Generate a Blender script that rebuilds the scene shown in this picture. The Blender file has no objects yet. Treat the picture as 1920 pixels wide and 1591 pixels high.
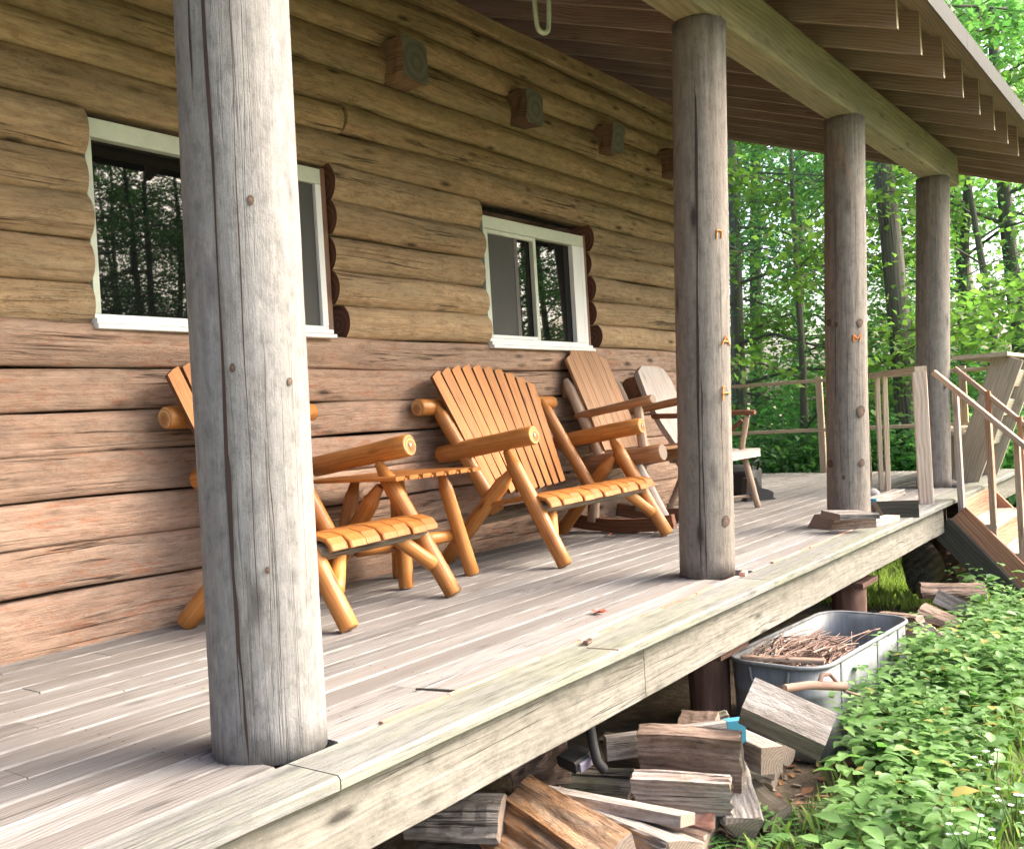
import bpy, math, random
import numpy as np
from mathutils import Vector, Matrix, Quaternion
random.seed(7)
rs = np.random.RandomState(7)
S = bpy.context.scene
COL = S.collection
R = math.radians
V = Vector

# ------------------------------------------------------------------ camera
F_PX, PW, PH = 1850.0, 1920.0, 1591.0
CAM = V((0, 0, 0.85))
ax = V((2305 - 960, 703 - 795.5, F_PX)).normalized()            # world x seen from the camera (right, down, forward)
hz = V((1, -0.06, 0))
az = ax.cross(hz)
if az.y > 0: az = -az
az.normalize()
ay = az.cross(ax)
def towld(v): return V((ax.dot(v), ay.dot(v), az.dot(v)))
def ray(px, py): return towld(V((px - 960, py - 795.5, F_PX)))
def at(px, py, z=None, y=None, x=None):                          # photo pixel -> point on a level, wall-parallel or cross plane
    d = ray(px, py)
    if z is not None: t = (z - CAM.z) / d.z
    elif y is not None: t = (y - CAM.y) / d.y
    else: t = (x - CAM.x) / d.x
    return CAM + d * t
cd = bpy.data.cameras.new('camera'); cam = bpy.data.objects.new('camera', cd); COL.objects.link(cam)
r_, u_, b_ = towld(V((1, 0, 0))), towld(V((0, -1, 0))), towld(V((0, 0, -1)))
cam.matrix_world = Matrix(((r_.x, u_.x, b_.x, CAM.x), (r_.y, u_.y, b_.y, CAM.y), (r_.z, u_.z, b_.z, CAM.z), (0, 0, 0, 1)))
cd.sensor_width = 36; cd.lens = 36 * F_PX / PW; cd.clip_start = 0.05; cd.clip_end = 800
S.camera = cam

# ------------------------------------------------------------------ materials
def new_mat(name):
    m = bpy.data.materials.new(name); m.use_nodes = True
    nt = m.node_tree; nt.nodes.clear()
    out = nt.nodes.new('ShaderNodeOutputMaterial')
    b = nt.nodes.new('ShaderNodeBsdfPrincipled')
    nt.links.new(b.outputs[0], out.inputs[0])
    return m, nt, b, out
def nd(nt, t, **kw):
    n = nt.nodes.new(t)
    for k, v in kw.items(): setattr(n, k, v)
    return n
def ramp(nt, fac, stops, interp='LINEAR'):
    n = nt.nodes.new('ShaderNodeValToRGB'); n.color_ramp.interpolation = interp
    el = n.color_ramp.elements
    while len(el) < len(stops): el.new(0.5)
    for e, (p, c) in zip(el, stops):
        e.position = p
        e.color = (c, c, c, 1) if isinstance(c, (int, float)) else (c[0], c[1], c[2], 1)
    nt.links.new(fac, n.inputs[0]); return n.outputs[0]
def mixc(nt, fac, a, b, mode='MIX'):
    n = nt.nodes.new('ShaderNodeMix'); n.data_type = 'RGBA'; n.blend_type = mode
    for i, v in ((0, fac), (6, a), (7, b)):
        if isinstance(v, bpy.types.NodeSocket): nt.links.new(v, n.inputs[i])
        elif i == 0: n.inputs[0].default_value = v
        else: n.inputs[i].default_value = (v[0], v[1], v[2], 1)
    return n.outputs[2]
def mapped(nt, src, scale, loc=(0, 0, 0)):
    n = nt.nodes.new('ShaderNodeMapping'); n.inputs['Scale'].default_value = scale; n.inputs['Location'].default_value = loc
    nt.links.new(src, n.inputs[0]); return n.outputs[0]
def noise(nt, vec, scale=1.0, detail=4, rough=0.6, dist=0.0, out=0):
    n = nt.nodes.new('ShaderNodeTexNoise'); n.inputs['Scale'].default_value = scale
    n.inputs['Detail'].default_value = detail; n.inputs['Roughness'].default_value = rough; n.inputs['Distortion'].default_value = dist
    nt.links.new(vec, n.inputs['Vector']); return n.outputs[out]
def math_(nt, op, a, b=None):
    n = nt.nodes.new('ShaderNodeMath'); n.operation = op
    for i, v in ((0, a), (1, b)):
        if v is None: continue
        if isinstance(v, bpy.types.NodeSocket): nt.links.new(v, n.inputs[i])
        else: n.inputs[i].default_value = v
    return n.outputs[0]

def wood(name, dark, mid, light, stain=None, stain_amt=0.5, stain_scale=(0.9, 3, 3), streak=30, rings=14, knot=0.5, crack=0.5,
         rough=0.75, bump=0.35, var=0.25, spec=0.3, blotch=None, ring_w=0.45, knot_scale=(3.2, 11, 11), mottle=0.0, mscale=(9, 30, 30), worm=None, bdist=0.006):
    m, nt, b, out = new_mat(name); ring_w *= .55
    gc = nd(nt, 'ShaderNodeAttribute', attribute_name='gc').outputs['Vector']
    rnd = nd(nt, 'ShaderNodeAttribute', attribute_name='rnd').outputs['Fac']
    # long fibres
    s1 = noise(nt, mapped(nt, gc, (1.3, streak, streak)), 1.0, 7, 0.68)
    s2 = noise(nt, mapped(nt, gc, (4.5, streak * 3.2, streak * 3.2)), 1.0, 4, 0.7)
    # growth rings cut along the piece
    wob = noise(nt, mapped(nt, gc, (0.9, 2.4, 2.4)), 1.0, 3, 0.55, out=1)
    vm = nt.nodes.new('ShaderNodeVectorMath'); vm.operation = 'MULTIPLY_ADD'
    vm.inputs[1].default_value = (0.0, 0.12, 0.12)
    nt.links.new(wob, vm.inputs[0]); nt.links.new(mapped(nt, gc, (0.02, 1, 1)), vm.inputs[2])
    w = nd(nt, 'ShaderNodeTexWave', wave_type='BANDS', bands_direction='DIAGONAL')
    w.inputs['Scale'].default_value = rings * 2.6; w.inputs['Distortion'].default_value = 3.5; w.inputs['Detail'].default_value = 2.5
    w.inputs['Detail Scale'].default_value = 0.7
    nt.links.new(vm.outputs[0], w.inputs['Vector'])
    g = math_(nt, 'ADD', math_(nt, 'MULTIPLY', s1, 1.0 - ring_w), math_(nt, 'MULTIPLY', w.outputs[1], ring_w * 0.8))
    g = math_(nt, 'ADD', g, math_(nt, 'MULTIPLY', math_(nt, 'SUBTRACT', s2, 0.5), 0.45))
    col = ramp(nt, g, [(0.18, dark), (0.45, mid), (0.75, light)])
    if stain is not None:
        sn = noise(nt, mapped(nt, gc, stain_scale, (3.1, 1.7, 5.2)), 1.0, 5, 0.62, 0.4)
        sf = math_(nt, 'MULTIPLY', ramp(nt, sn, [(0.42, 0.0), (0.62, 1.0)]), stain_amt)
        col = mixc(nt, sf, col, stain)
    if blotch is not None:
        bc, ba, bs, thr = blotch
        bn = noise(nt, mapped(nt, gc, bs, (7.7, 2.9, 1.1)), 1.0, 6, 0.7, 0.8)
        bf = math_(nt, 'MULTIPLY', ramp(nt, bn, [(thr, 0.0), (thr + 0.05, 1.0)]), ba)
        col = mixc(nt, bf, col, bc)
    hgt = g
    if mottle > 0:
        mn = noise(nt, mapped(nt, gc, mscale, (2.2, 8.8, 3.3)), 1.0, 8, 0.75)
        mv = ramp(nt, mn, [(0.3, 1.0 - mottle), (0.5, 1.0), (0.7, 1.0 + mottle * .5)])
        col = mixc(nt, 1.0, col, mv, 'MULTIPLY')
        g = math_(nt, 'ADD', g, math_(nt, 'MULTIPLY', mn, 1.2)); hgt = g
    if worm is not None:
        wc, wa, ws = worm
        wn = noise(nt, mapped(nt, gc, ws, (5.7, 1.9, 6.1)), 1.0, 3, 0.6, 1.2)
        wl_ = ramp(nt, wn, [(0.47, 0.0), (0.495, 1.0), (0.52, 0.0)])
        wm = ramp(nt, noise(nt, mapped(nt, gc, (1.2, 6, 6), (9.7, 2.9, 0.1)), 1.0, 3, 0.6), [(0.46, 0.0), (0.58, 1.0)])
        col = mixc(nt, math_(nt, 'MULTIPLY', math_(nt, 'MULTIPLY', wl_, wm), wa), col, wc)
    if knot > 0:
        vo = nd(nt, 'ShaderNodeTexVoronoi'); vo.inputs['Scale'].default_value = 1.0; vo.inputs['Randomness'].default_value = 1.0
        nt.links.new(mapped(nt, gc, knot_scale), vo.inputs['Vector'])
        kf = ramp(nt, vo.outputs['Distance'], [(0.09, 1.0), (0.15, 0.5), (0.25, 0.0)])
        sep = nd(nt, 'ShaderNodeSeparateColor'); nt.links.new(vo.outputs['Color'], sep.inputs[0])
        kf = math_(nt, 'MULTIPLY', math_(nt, 'MULTIPLY', kf, ramp(nt, sep.outputs[0], [(0.56, 0.0), (0.6, 1.0)])), knot)
        col = mixc(nt, kf, col, tuple(c * 0.35 for c in dark))
    if crack > 0:
        cn = noise(nt, mapped(nt, gc, (0.55, 26, 26), (1.3, 4.4, 9.1)), 1.0, 3, 0.5)
        cn2 = noise(nt, mapped(nt, gc, (1.1, 3, 3), (5.3, 0.4, 2.1)), 1.0, 2, 0.5)
        cf = ramp(nt, cn, [(0.485, 0.0), (0.5, 1.0), (0.515, 0.0)])
        cf = math_(nt, 'MULTIPLY', math_(nt, 'MULTIPLY', cf, ramp(nt, cn2, [(0.48, 0.0), (0.6, 1.0)])), crack)
        col = mixc(nt, cf, col, tuple(c * 0.18 for c in dark))
        hgt = math_(nt, 'SUBTRACT', g, cf)
    vv = math_(nt, 'ADD', math_(nt, 'MULTIPLY', math_(nt, 'SUBTRACT', rnd, 0.5), 2 * var), 1.0)
    hs = nd(nt, 'ShaderNodeHueSaturation'); nt.links.new(col, hs.inputs['Color']); nt.links.new(vv, hs.inputs['Value'])
    nt.links.new(hs.outputs[0], b.inputs['Base Color'])
    b.inputs['Roughness'].default_value = rough; b.inputs['Specular IOR Level'].default_value = spec
    bp = nd(nt, 'ShaderNodeBump'); bp.inputs['Strength'].default_value = bump; bp.inputs['Distance'].default_value = bdist
    nt.links.new(hgt, bp.inputs['Height']); nt.links.new(bp.outputs[0], b.inputs['Normal'])
    return m

def endgrain(name, dark, light, scale=140, core=None, shift=(0, 0, 0)):
    m, nt, b, out = new_mat(name)
    gc = nd(nt, 'ShaderNodeAttribute', attribute_name='ec').outputs['Vector']
    n = noise(nt, mapped(nt, gc, (1, 14, 14)), 1.0, 3, 0.6, out=1)
    vm = nt.nodes.new('ShaderNodeVectorMath'); vm.operation = 'MULTIPLY_ADD'; vm.inputs[1].default_value = (0, 0.02, 0.02)
    nt.links.new(n, vm.inputs[0]); nt.links.new(mapped(nt, gc, (0, 1, 1), shift), vm.inputs[2])
    ln = nt.nodes.new('ShaderNodeVectorMath'); ln.operation = 'LENGTH'; nt.links.new(vm.outputs[0], ln.inputs[0])
    w = math_(nt, 'SINE', math_(nt, 'MULTIPLY', ln.outputs['Value'], scale * 6.28 / 2))
    col = ramp(nt, math_(nt, 'ADD', math_(nt, 'MULTIPLY', w, 0.3), 0.5), [(0.1, dark), (0.8, light)])
    if core:
        col = mixc(nt, ramp(nt, ln.outputs['Value'], [(0.022, 1.0), (0.032, 0.0)]), col, core)
    nz = noise(nt, mapped(nt, gc, (1, 90, 90)), 1.0, 4, 0.7)
    col = mixc(nt, 0.5, col, ramp(nt, nz, [(0.3, 0.25), (0.7, 0.9)]), 'MULTIPLY')
    nt.links.new(col, b.inputs['Base Color']); b.inputs['Roughness'].default_value = 0.8
    return m

def plain(name, c, rough=0.5, metal=0.0, var=0.15, scale=8.0, c2=None, bump=0.0, spec=0.5):
    m, nt, b, out = new_mat(name)
    tc = nd(nt, 'ShaderNodeTexCoord').outputs['Object']
    n = noise(nt, tc, scale, 6, 0.65)
    c2 = c2 or tuple(x * (1 - var * 2) for x in c)
    nt.links.new(ramp(nt, n, [(0.3, c2), (0.7, c)]), b.inputs['Base Color'])
    b.inputs['Roughness'].default_value = rough; b.inputs['Metallic'].default_value = metal; b.inputs['Specular IOR Level'].default_value = spec
    if bump:
        bp = nd(nt, 'ShaderNodeBump'); bp.inputs['Strength'].default_value = bump; bp.inputs['Distance'].default_value = 0.01
        nt.links.new(n, bp.inputs['Height']); nt.links.new(bp.outputs[0], b.inputs['Normal'])
    return m

def leafmat(name, a, b_, trans=0.6, rough=0.5, hue=0.03, dead=None):
    m, nt, b, out = new_mat(name)
    rnd = nd(nt, 'ShaderNodeAttribute', attribute_name='rnd').outputs['Fac']
    oi = nd(nt, 'ShaderNodeObjectInfo').outputs['Random']
    col = ramp(nt, rnd, [(0.0, a), (1.0, b_)] if dead is None else [(0.0, a), (0.93, b_), (0.985, dead)])
    hs = nd(nt, 'ShaderNodeHueSaturation'); nt.links.new(col, hs.inputs['Color'])
    nt.links.new(math_(nt, 'ADD', math_(nt, 'MULTIPLY', oi, hue), 0.5 - hue / 2), hs.inputs['Hue'])
    nt.links.new(math_(nt, 'ADD', math_(nt, 'MULTIPLY', oi, 0.5), 0.75), hs.inputs['Value'])
    nt.links.new(hs.outputs[0], b.inputs['Base Color']); b.inputs['Roughness'].default_value = rough
    tr = nd(nt, 'ShaderNodeBsdfTranslucent')
    tcol = mixc(nt, 1.0, hs.outputs[0], (0.95, 1.25, 0.75), 'MULTIPLY'); nt.links.new(tcol, tr.inputs['Color'])
    mx = nd(nt, 'ShaderNodeMixShader'); mx.inputs[0].default_value = trans
    nt.links.new(b.outputs[0], mx.inputs[1]); nt.links.new(tr.outputs[0], mx.inputs[2]); nt.links.new(mx.outputs[0], out.inputs[0])
    return m

M = {}
M['wall'] = wood('log_wall_wood', (0.23, 0.15, 0.08), (0.42, 0.285, 0.165), (0.53, 0.395, 0.25), stain=(0.29, 0.22, 0.135), stain_amt=0.6, stain_scale=(1.6, 9, 9),
                 streak=34, rings=9, knot=0.95, crack=0.9, bump=1.0, var=0.1, blotch=((0.26, 0.165, 0.085), 0.5, (5, 24, 24), 0.55), ring_w=0.06, mottle=.4, worm=((0.2, 0.11, 0.05), .7, (7, 30, 30)), bdist=.012)
M['wall_low'] = wood('log_wall_red_wood', (0.2, 0.122, 0.082), (0.375, 0.248, 0.178), (0.5, 0.36, 0.272), stain=(0.3, 0.215, 0.162), stain_amt=0.7, stain_scale=(1.3, 8, 8),
                 streak=32, rings=8, knot=0.95, crack=0.9, bump=1.0, var=0.1, blotch=((0.36, 0.15, 0.08), 0.6, (4, 20, 20), 0.58), ring_w=0.08, mottle=.4, worm=((0.3, 0.12, 0.06), .7, (6, 26, 26)), bdist=.012)
M['wall_end'] = endgrain('log_end_brown_stain', (0.085, 0.03, 0.014), (0.15, 0.06, 0.03), 60)
M['stub_end'] = endgrain('joist_end_grey', (0.13, 0.125, 0.1), (0.19, 0.18, 0.15), 34)
M['stub'] = wood('joist_stub_wood', (0.08, 0.045, 0.025), (0.15, 0.09, 0.055), (0.22, 0.15, 0.1), knot=0.4)
M['deck'] = wood('deck_board_wood', (0.085, 0.08, 0.077), (0.195, 0.187, 0.181), (0.31, 0.302, 0.295), stain=(0.16, 0.138, 0.122), stain_amt=0.6, stain_scale=(0.7, 5, 5),
                 streak=34, rings=16, knot=0.5, crack=0.65, bump=0.5, var=0.16, ring_w=0.5)
M['edge'] = wood('deck_edge_wood', (0.08, 0.079, 0.072), (0.162, 0.161, 0.15), (0.245, 0.243, 0.235), stain=(0.185, 0.195, 0.13), stain_amt=0.6, stain_scale=(0.7, 7, 7),
                 ring_w=.2, mottle=.35, mscale=(8, 30, 30), streak=34, rings=13, knot=0.4, crack=0.6, bump=0.5, var=0.08)
M['rim'] = wood('deck_rim_wood', (0.08, 0.074, 0.062), (0.195, 0.184, 0.158), (0.285, 0.272, 0.242), stain=(0.14, 0.13, 0.108), stain_amt=0.75, stain_scale=(1.3, 6, 6),
                 streak=30, rings=12, knot=0.9, crack=0.8, bump=0.6, var=0.05, ring_w=0.22, blotch=((0.42, 0.3, 0.15), 0.6, (1.7, 11, 11), 0.68), mottle=.4, mscale=(12, 20, 20))
M['redsplit'] = wood('split_red_wood', (0.3, 0.12, 0.07), (0.5, 0.25, 0.17), (0.62, 0.42, 0.33), knot=0.2, crack=0.7)
M['post'] = wood('grey_post_wood', (0.14, 0.132, 0.124), (0.188, 0.184, 0.18), (0.252, 0.248, 0.243), stain=(0.21, 0.2, 0.178), stain_amt=0.5, stain_scale=(0.9, 5, 5),
                 streak=24, rings=7, knot=0.7, crack=0.35, bump=0.5, var=0.02, ring_w=0.06, mottle=.42, mscale=(16, 26, 26), bdist=.008, knot_scale=(2.6, 9, 9), blotch=((0.28, 0.265, 0.25), 0.5, (7, 22, 22), 0.58))
M['post_brown'] = wood('brown_post_wood', (0.078, 0.064, 0.053), (0.162, 0.141, 0.122), (0.245, 0.22, 0.196), stain=(0.19, 0.182, 0.17), stain_amt=0.7, stain_scale=(0.6, 3.5, 3.5),
                 streak=24, rings=7, knot=0.9, crack=0.4, bump=0.5, var=0.06, ring_w=0.08, mottle=.4, mscale=(14, 26, 26), bdist=.008, knot_scale=(2.6, 9, 9), blotch=((0.30, 0.17, 0.1), 0.5, (1.2, 9, 9), 0.62))
M['knot_core'] = endgrain('knot_core', (0.07, 0.04, 0.028), (0.16, 0.09, 0.06), 160)
M['knot_ring'] = plain('knot_ring', (0.075, 0.05, 0.036), 0.85, scale=40)
M['slit'] = plain('post_crack_shadow_wood', (0.05, 0.03, 0.024), 0.95)
M['post_end'] = endgrain('post_end', (0.14, 0.12, 0.1), (0.33, 0.3, 0.26), 60)
M['beam'] = wood('beam_wood', (0.16, 0.135, 0.085), (0.28, 0.24, 0.155), (0.37, 0.325, 0.22), stain=(0.17, 0.165, 0.12), stain_amt=0.7, stain_scale=(0.8, 4, 4),
                 streak=18, rings=7, knot=0.6, crack=0.5, var=0.03)
M['rafter'] = wood('rafter_wood', (0.13, 0.085, 0.063), (0.235, 0.165, 0.128), (0.33, 0.25, 0.205), stain=(0.28, 0.225, 0.185), stain_amt=0.5, streak=26, rings=12, knot=0.3, crack=0.3, var=0.14)
M['sheath'] = wood('roof_sheathing_wood', (0.13, 0.095, 0.065), (0.21, 0.16, 0.115), (0.3, 0.235, 0.175), streak=20, rings=10, knot=0.4, crack=0.2, var=0.12)
M['fresh'] = wood('fresh_cut_wood', (0.33, 0.27, 0.18), (0.5, 0.43, 0.31), (0.62, 0.56, 0.43), knot=0.2, crack=0.1)
M['pine'] = wood('varnished_pine', (0.2, 0.07, 0.014), (0.43, 0.175, 0.041), (0.54, 0.26, 0.08), stain=(0.36, 0.135, 0.028), stain_amt=0.6, stain_scale=(1.2, 7, 7),
                 streak=24, rings=10, knot=0.9, crack=0.3, mottle=.2, mscale=(8, 16, 16), rough=0.45, bump=0.15, var=0.1, spec=0.45, knot_scale=(4, 11, 11), ring_w=0.35)
M['pine_slat'] = wood('varnished_pine_slat', (0.2, 0.066, 0.01), (0.37, 0.138, 0.028), (0.45, 0.19, 0.048), streak=30, rings=16, knot=0.7, crack=0.15, rough=0.55, mottle=.18, mscale=(8, 18, 18), bump=0.15,
                 var=0.14, spec=0.45, knot_scale=(4, 13, 13))
M['pine_end'] = endgrain('pine_end', (0.36, 0.17, 0.05), (0.74, 0.46, 0.2), 110, core=(0.36, 0.15, 0.05))
M['groove'] = plain('dark_slat_gap', (0.13, 0.05, 0.02), 0.8)
M['bark'] = wood('grey_bark_rail', (0.1, 0.08, 0.06), (0.2, 0.165, 0.125), (0.32, 0.275, 0.21), streak=16, rings=5, knot=0.2, crack=0.9, bump=1.0, var=0.1)
M['rocker'] = wood('brown_rocker_wood', (0.15, 0.07, 0.03), (0.28, 0.145, 0.07), (0.38, 0.22, 0.12), streak=24, rings=10, knot=0.4, crack=0.3, rough=0.55, var=0.12)
M['rocker_grey'] = wood('weathered_rocker_wood', (0.2, 0.14, 0.1), (0.36, 0.27, 0.2), (0.48, 0.38, 0.3), streak=24, rings=10, knot=0.4, crack=0.4, var=0.12)
M['rocker_dark'] = wood('dark_runner_wood', (0.1, 0.04, 0.02), (0.17, 0.075, 0.04), (0.23, 0.12, 0.07), streak=24, rings=10, knot=0.2, crack=0.3, var=0.1)
M['silver'] = wood('silver_grey_plank', (0.2, 0.17, 0.155), (0.35, 0.31, 0.285), (0.47, 0.435, 0.41), stain=(0.26, 0.215, 0.19), stain_amt=0.5, streak=26, rings=12, knot=0.6, crack=0.5, var=0.08)
M['rail'] = wood('rail_wood', (0.3, 0.22, 0.14), (0.49, 0.4, 0.29), (0.62, 0.54, 0.42), streak=26, rings=12, knot=0.3, crack=0.3, var=0.1)
M['rail_brown'] = wood('stair_rail_wood', (0.16, 0.09, 0.055), (0.3, 0.19, 0.13), (0.44, 0.31, 0.23), stain=(0.4, 0.33, 0.28), stain_amt=0.5, streak=26, rings=12, knot=0.3, crack=0.3, var=0.12)
M['newpost'] = wood('new_pink_post_wood', (0.42, 0.28, 0.2), (0.6, 0.47, 0.38), (0.72, 0.62, 0.54), streak=20, rings=9, knot=0.2, crack=0.1, ring_w=0.6, var=0.03)
M['stair_red'] = wood('stair_stringer_wood', (0.2, 0.08, 0.045), (0.35, 0.17, 0.1), (0.46, 0.27, 0.18), streak=22, rings=9, knot=0.3, crack=0.3, var=0.08)
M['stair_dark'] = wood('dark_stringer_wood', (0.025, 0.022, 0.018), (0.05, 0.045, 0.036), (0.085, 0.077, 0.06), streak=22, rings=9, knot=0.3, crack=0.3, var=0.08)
M['bench'] = wood('bench_board_wood', (0.22, 0.18, 0.13), (0.37, 0.32, 0.25), (0.48, 0.43, 0.35), stain=(0.25, 0.24, 0.2), stain_amt=0.6, streak=22, rings=9, knot=0.5, crack=0.4, var=0.12)
M['pier'] = wood('rusty_brown_pier', (0.07, 0.04, 0.03), (0.15, 0.085, 0.065), (0.24, 0.15, 0.12), streak=10, rings=4, knot=0.2, crack=0.4, var=0.1)
M['fw_brown'] = wood('split_log_brown', (0.15, 0.09, 0.065), (0.31, 0.22, 0.165), (0.46, 0.35, 0.28), stain=(0.16, 0.105, 0.075), stain_amt=0.7, stain_scale=(4, 14, 14), streak=20, rings=9, knot=0.5, crack=1.0, mottle=.45, mscale=(14, 34, 34), bdist=.014, bump=1.0, var=0.2)
M['fw_grey'] = wood('split_log_grey', (0.16, 0.14, 0.12), (0.33, 0.3, 0.275), (0.48, 0.45, 0.42), stain=(0.2, 0.165, 0.135), stain_amt=0.6, stain_scale=(3, 12, 12), streak=24, rings=10, knot=0.4, crack=1.0, mottle=.45, mscale=(14, 34, 34), bdist=.014, bump=1.0, var=0.2)
M['fw_white'] = wood('split_log_pale', (0.24, 0.18, 0.15), (0.43, 0.36, 0.32), (0.58, 0.53, 0.5), stain=(0.36, 0.23, 0.15), stain_amt=0.4, stain_scale=(3, 12, 12), streak=26, rings=9, knot=0.2, crack=1.0, mottle=.45, mscale=(14, 34, 34), bdist=.014, bump=0.9, var=0.1)
M['fw_orange'] = wood('split_log_orange', (0.26, 0.11, 0.04), (0.46, 0.23, 0.095), (0.6, 0.36, 0.18), stain=(0.62, 0.5, 0.38), stain_amt=0.45, stain_scale=(3, 12, 12), streak=24, rings=10, knot=0.3, crack=0.9, mottle=.45, mscale=(14, 34, 34), bdist=.014, bump=0.9, var=0.14)
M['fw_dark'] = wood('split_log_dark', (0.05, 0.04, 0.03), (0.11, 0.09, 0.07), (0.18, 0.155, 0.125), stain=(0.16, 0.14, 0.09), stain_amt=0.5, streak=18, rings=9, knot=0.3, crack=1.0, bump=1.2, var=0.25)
M['barky'] = wood('log_bark', (0.06, 0.05, 0.04), (0.16, 0.14, 0.115), (0.3, 0.27, 0.22), stain=(0.17, 0.19, 0.1), stain_amt=0.5, stain_scale=(5, 9, 9), streak=14, rings=3, knot=0.2, crack=1.0, bump=1.6, var=0.25)
M['fw_end'] = endgrain('firewood_end', (0.22, 0.165, 0.125), (0.35, 0.28, 0.225), 150, shift=(0, .045, .03))
M['trunk'] = wood('tree_bark', (0.06, 0.053, 0.046), (0.14, 0.126, 0.108), (0.23, 0.21, 0.185), stain=(0.1, 0.11, 0.07), stain_amt=0.5, stain_scale=(1, 3, 3), streak=14, rings=3, knot=0.1, crack=1.0, bump=1.5, var=0.2)
M['white'] = plain('white_vinyl_frame', (0.80, 0.81, 0.82), 0.4, var=0.03, scale=3)
M['white_dirty'] = plain('weathered_white_frame', (0.60, 0.65, 0.55), 0.5, var=0.08, scale=9)
M['brownstrip'] = plain('brown_window_stop', (0.2, 0.1, 0.06), 0.6)
M['screen'] = plain('insect_screen', (0.075, 0.075, 0.072), 0.8, var=0.1, scale=3)
M['curtain'] = plain('grey_curtain', (0.16, 0.15, 0.15), 0.9, var=0.12, scale=6)
M['dark'] = plain('dark_seam_backing', (0.012, 0.011, 0.01), 0.95)
M['metal_edge'] = plain('grey_roof_flashing', (0.035, 0.037, 0.031), 0.75, metal=0.0, var=0.12, scale=5, spec=0.15)
M['roofing'] = plain('roof_shingle', (0.12, 0.12, 0.12), 0.9, scale=30)
M['hook'] = plain('pale_green_tube', (0.5, 0.54, 0.44), 0.45, var=0.15, scale=30)
M['teal'] = plain('teal_end_paint', (0.05, 0.28, 0.42), 0.6)
M['black'] = plain('black_cloth', (0.02, 0.02, 0.022), 0.7, scale=15)
M['boxlid'] = plain('lavender_grey_plastic', (0.3, 0.28, 0.36), 0.5)
M['potmetal'] = plain('dull_grey_metal', (0.33, 0.32, 0.34), 0.5, metal=0.3)
M['twig'] = wood('twig_bark', (0.07, 0.04, 0.03), (0.17, 0.105, 0.08), (0.3, 0.21, 0.17), streak=40, rings=6, knot=0.0, crack=0.0, var=0.35)
M['red_leaf'] = plain('fallen_red_leaf', (0.42, 0.1, 0.06), 0.6, scale=20)
M['brown_leaf'] = plain('fallen_brown_leaf', (0.3, 0.14, 0.07), 0.7, scale=20)
M['crayon'] = plain('orange_crayon', (0.75, 0.25, 0.05), 0.8, scale=30)
M['steel'] = plain('bolt_head', (0.5, 0.5, 0.5), 0.35, metal=0.8)
M['petal'] = plain('white_petal', (0.8, 0.8, 0.76), 0.6)
M['leaf_maple'] = leafmat('maple_leaf', (0.085, 0.215, 0.075), (0.24, 0.43, 0.155))
M['leaf_yellow'] = leafmat('yellow_green_leaf', (0.14, 0.28, 0.06), (0.28, 0.45, 0.12))
M['leaf_hemlock'] = leafmat('hemlock_needle', (0.06, 0.165, 0.07), (0.15, 0.33, 0.14), trans=0.3)
M['leaf_shrub'] = leafmat('shrub_leaf', (0.075, 0.2, 0.07), (0.21, 0.41, 0.14))
M['leaf_plant'] = leafmat('ground_plant_leaf', (0.06, 0.135, 0.036), (0.205, 0.34, 0.105), trans=0.35, rough=0.45, hue=0.02, dead=(0.33, 0.27, 0.08))
M['grass'] = leafmat('grass_blade', (0.09, 0.16, 0.03), (0.26, 0.34, 0.09), trans=0.35)
M['grass_sun_paint'] = leafmat('sun_painted_grass_blade', (0.28, 0.4, 0.06), (0.5, 0.58, 0.15), trans=0.4)  # sunlight put into the blade colour: brighter, yellower copy of the grass
M['fern'] = leafmat('fern_frond', (0.07, 0.16, 0.04), (0.14, 0.28, 0.075), trans=0.35)

# galvanised steel
m, nt, b, out = new_mat('galvanised_steel'); M['galv'] = m
tc = nd(nt, 'ShaderNodeTexCoord').outputs['Object']
n1 = noise(nt, mapped(nt, tc, (3, 3, 1.2)), 1.6, 7, 0.7); n2 = noise(nt, mapped(nt, tc, (19, 19, 2.2)), 1.0, 7, 0.72)
c = ramp(nt, n1, [(0.3, (0.14, 0.15, 0.155)), (0.55, (0.225, 0.238, 0.245)), (0.75, (0.31, 0.325, 0.335))])
c = mixc(nt, math_(nt, 'MULTIPLY', ramp(nt, n2, [(0.52, 0.0), (0.64, 1.0)]), 0.75), c, (0.16, 0.16, 0.155))
nt.links.new(c, b.inputs['Base Color']); b.inputs['Roughness'].default_value = 0.6; b.inputs['Metallic'].default_value = 0.25
# window glass: dark, mirror-like
m, nt, b, out = new_mat('window_glass'); M['glass'] = m
b.inputs['Base Color'].default_value = (0.006, 0.006, 0.006, 1); b.inputs['Roughness'].default_value = 0.015; b.inputs['IOR'].default_value = 1.47
tc = nd(nt, 'ShaderNodeTexCoord').outputs['Object']
bp = nd(nt, 'ShaderNodeBump'); bp.inputs['Strength'].default_value = 0.02; bp.inputs['Distance'].default_value = 0.02
nt.links.new(noise(nt, tc, 3.0, 1, 0.4), bp.inputs['Height']); nt.links.new(bp.outputs[0], b.inputs['Normal'])
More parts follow.
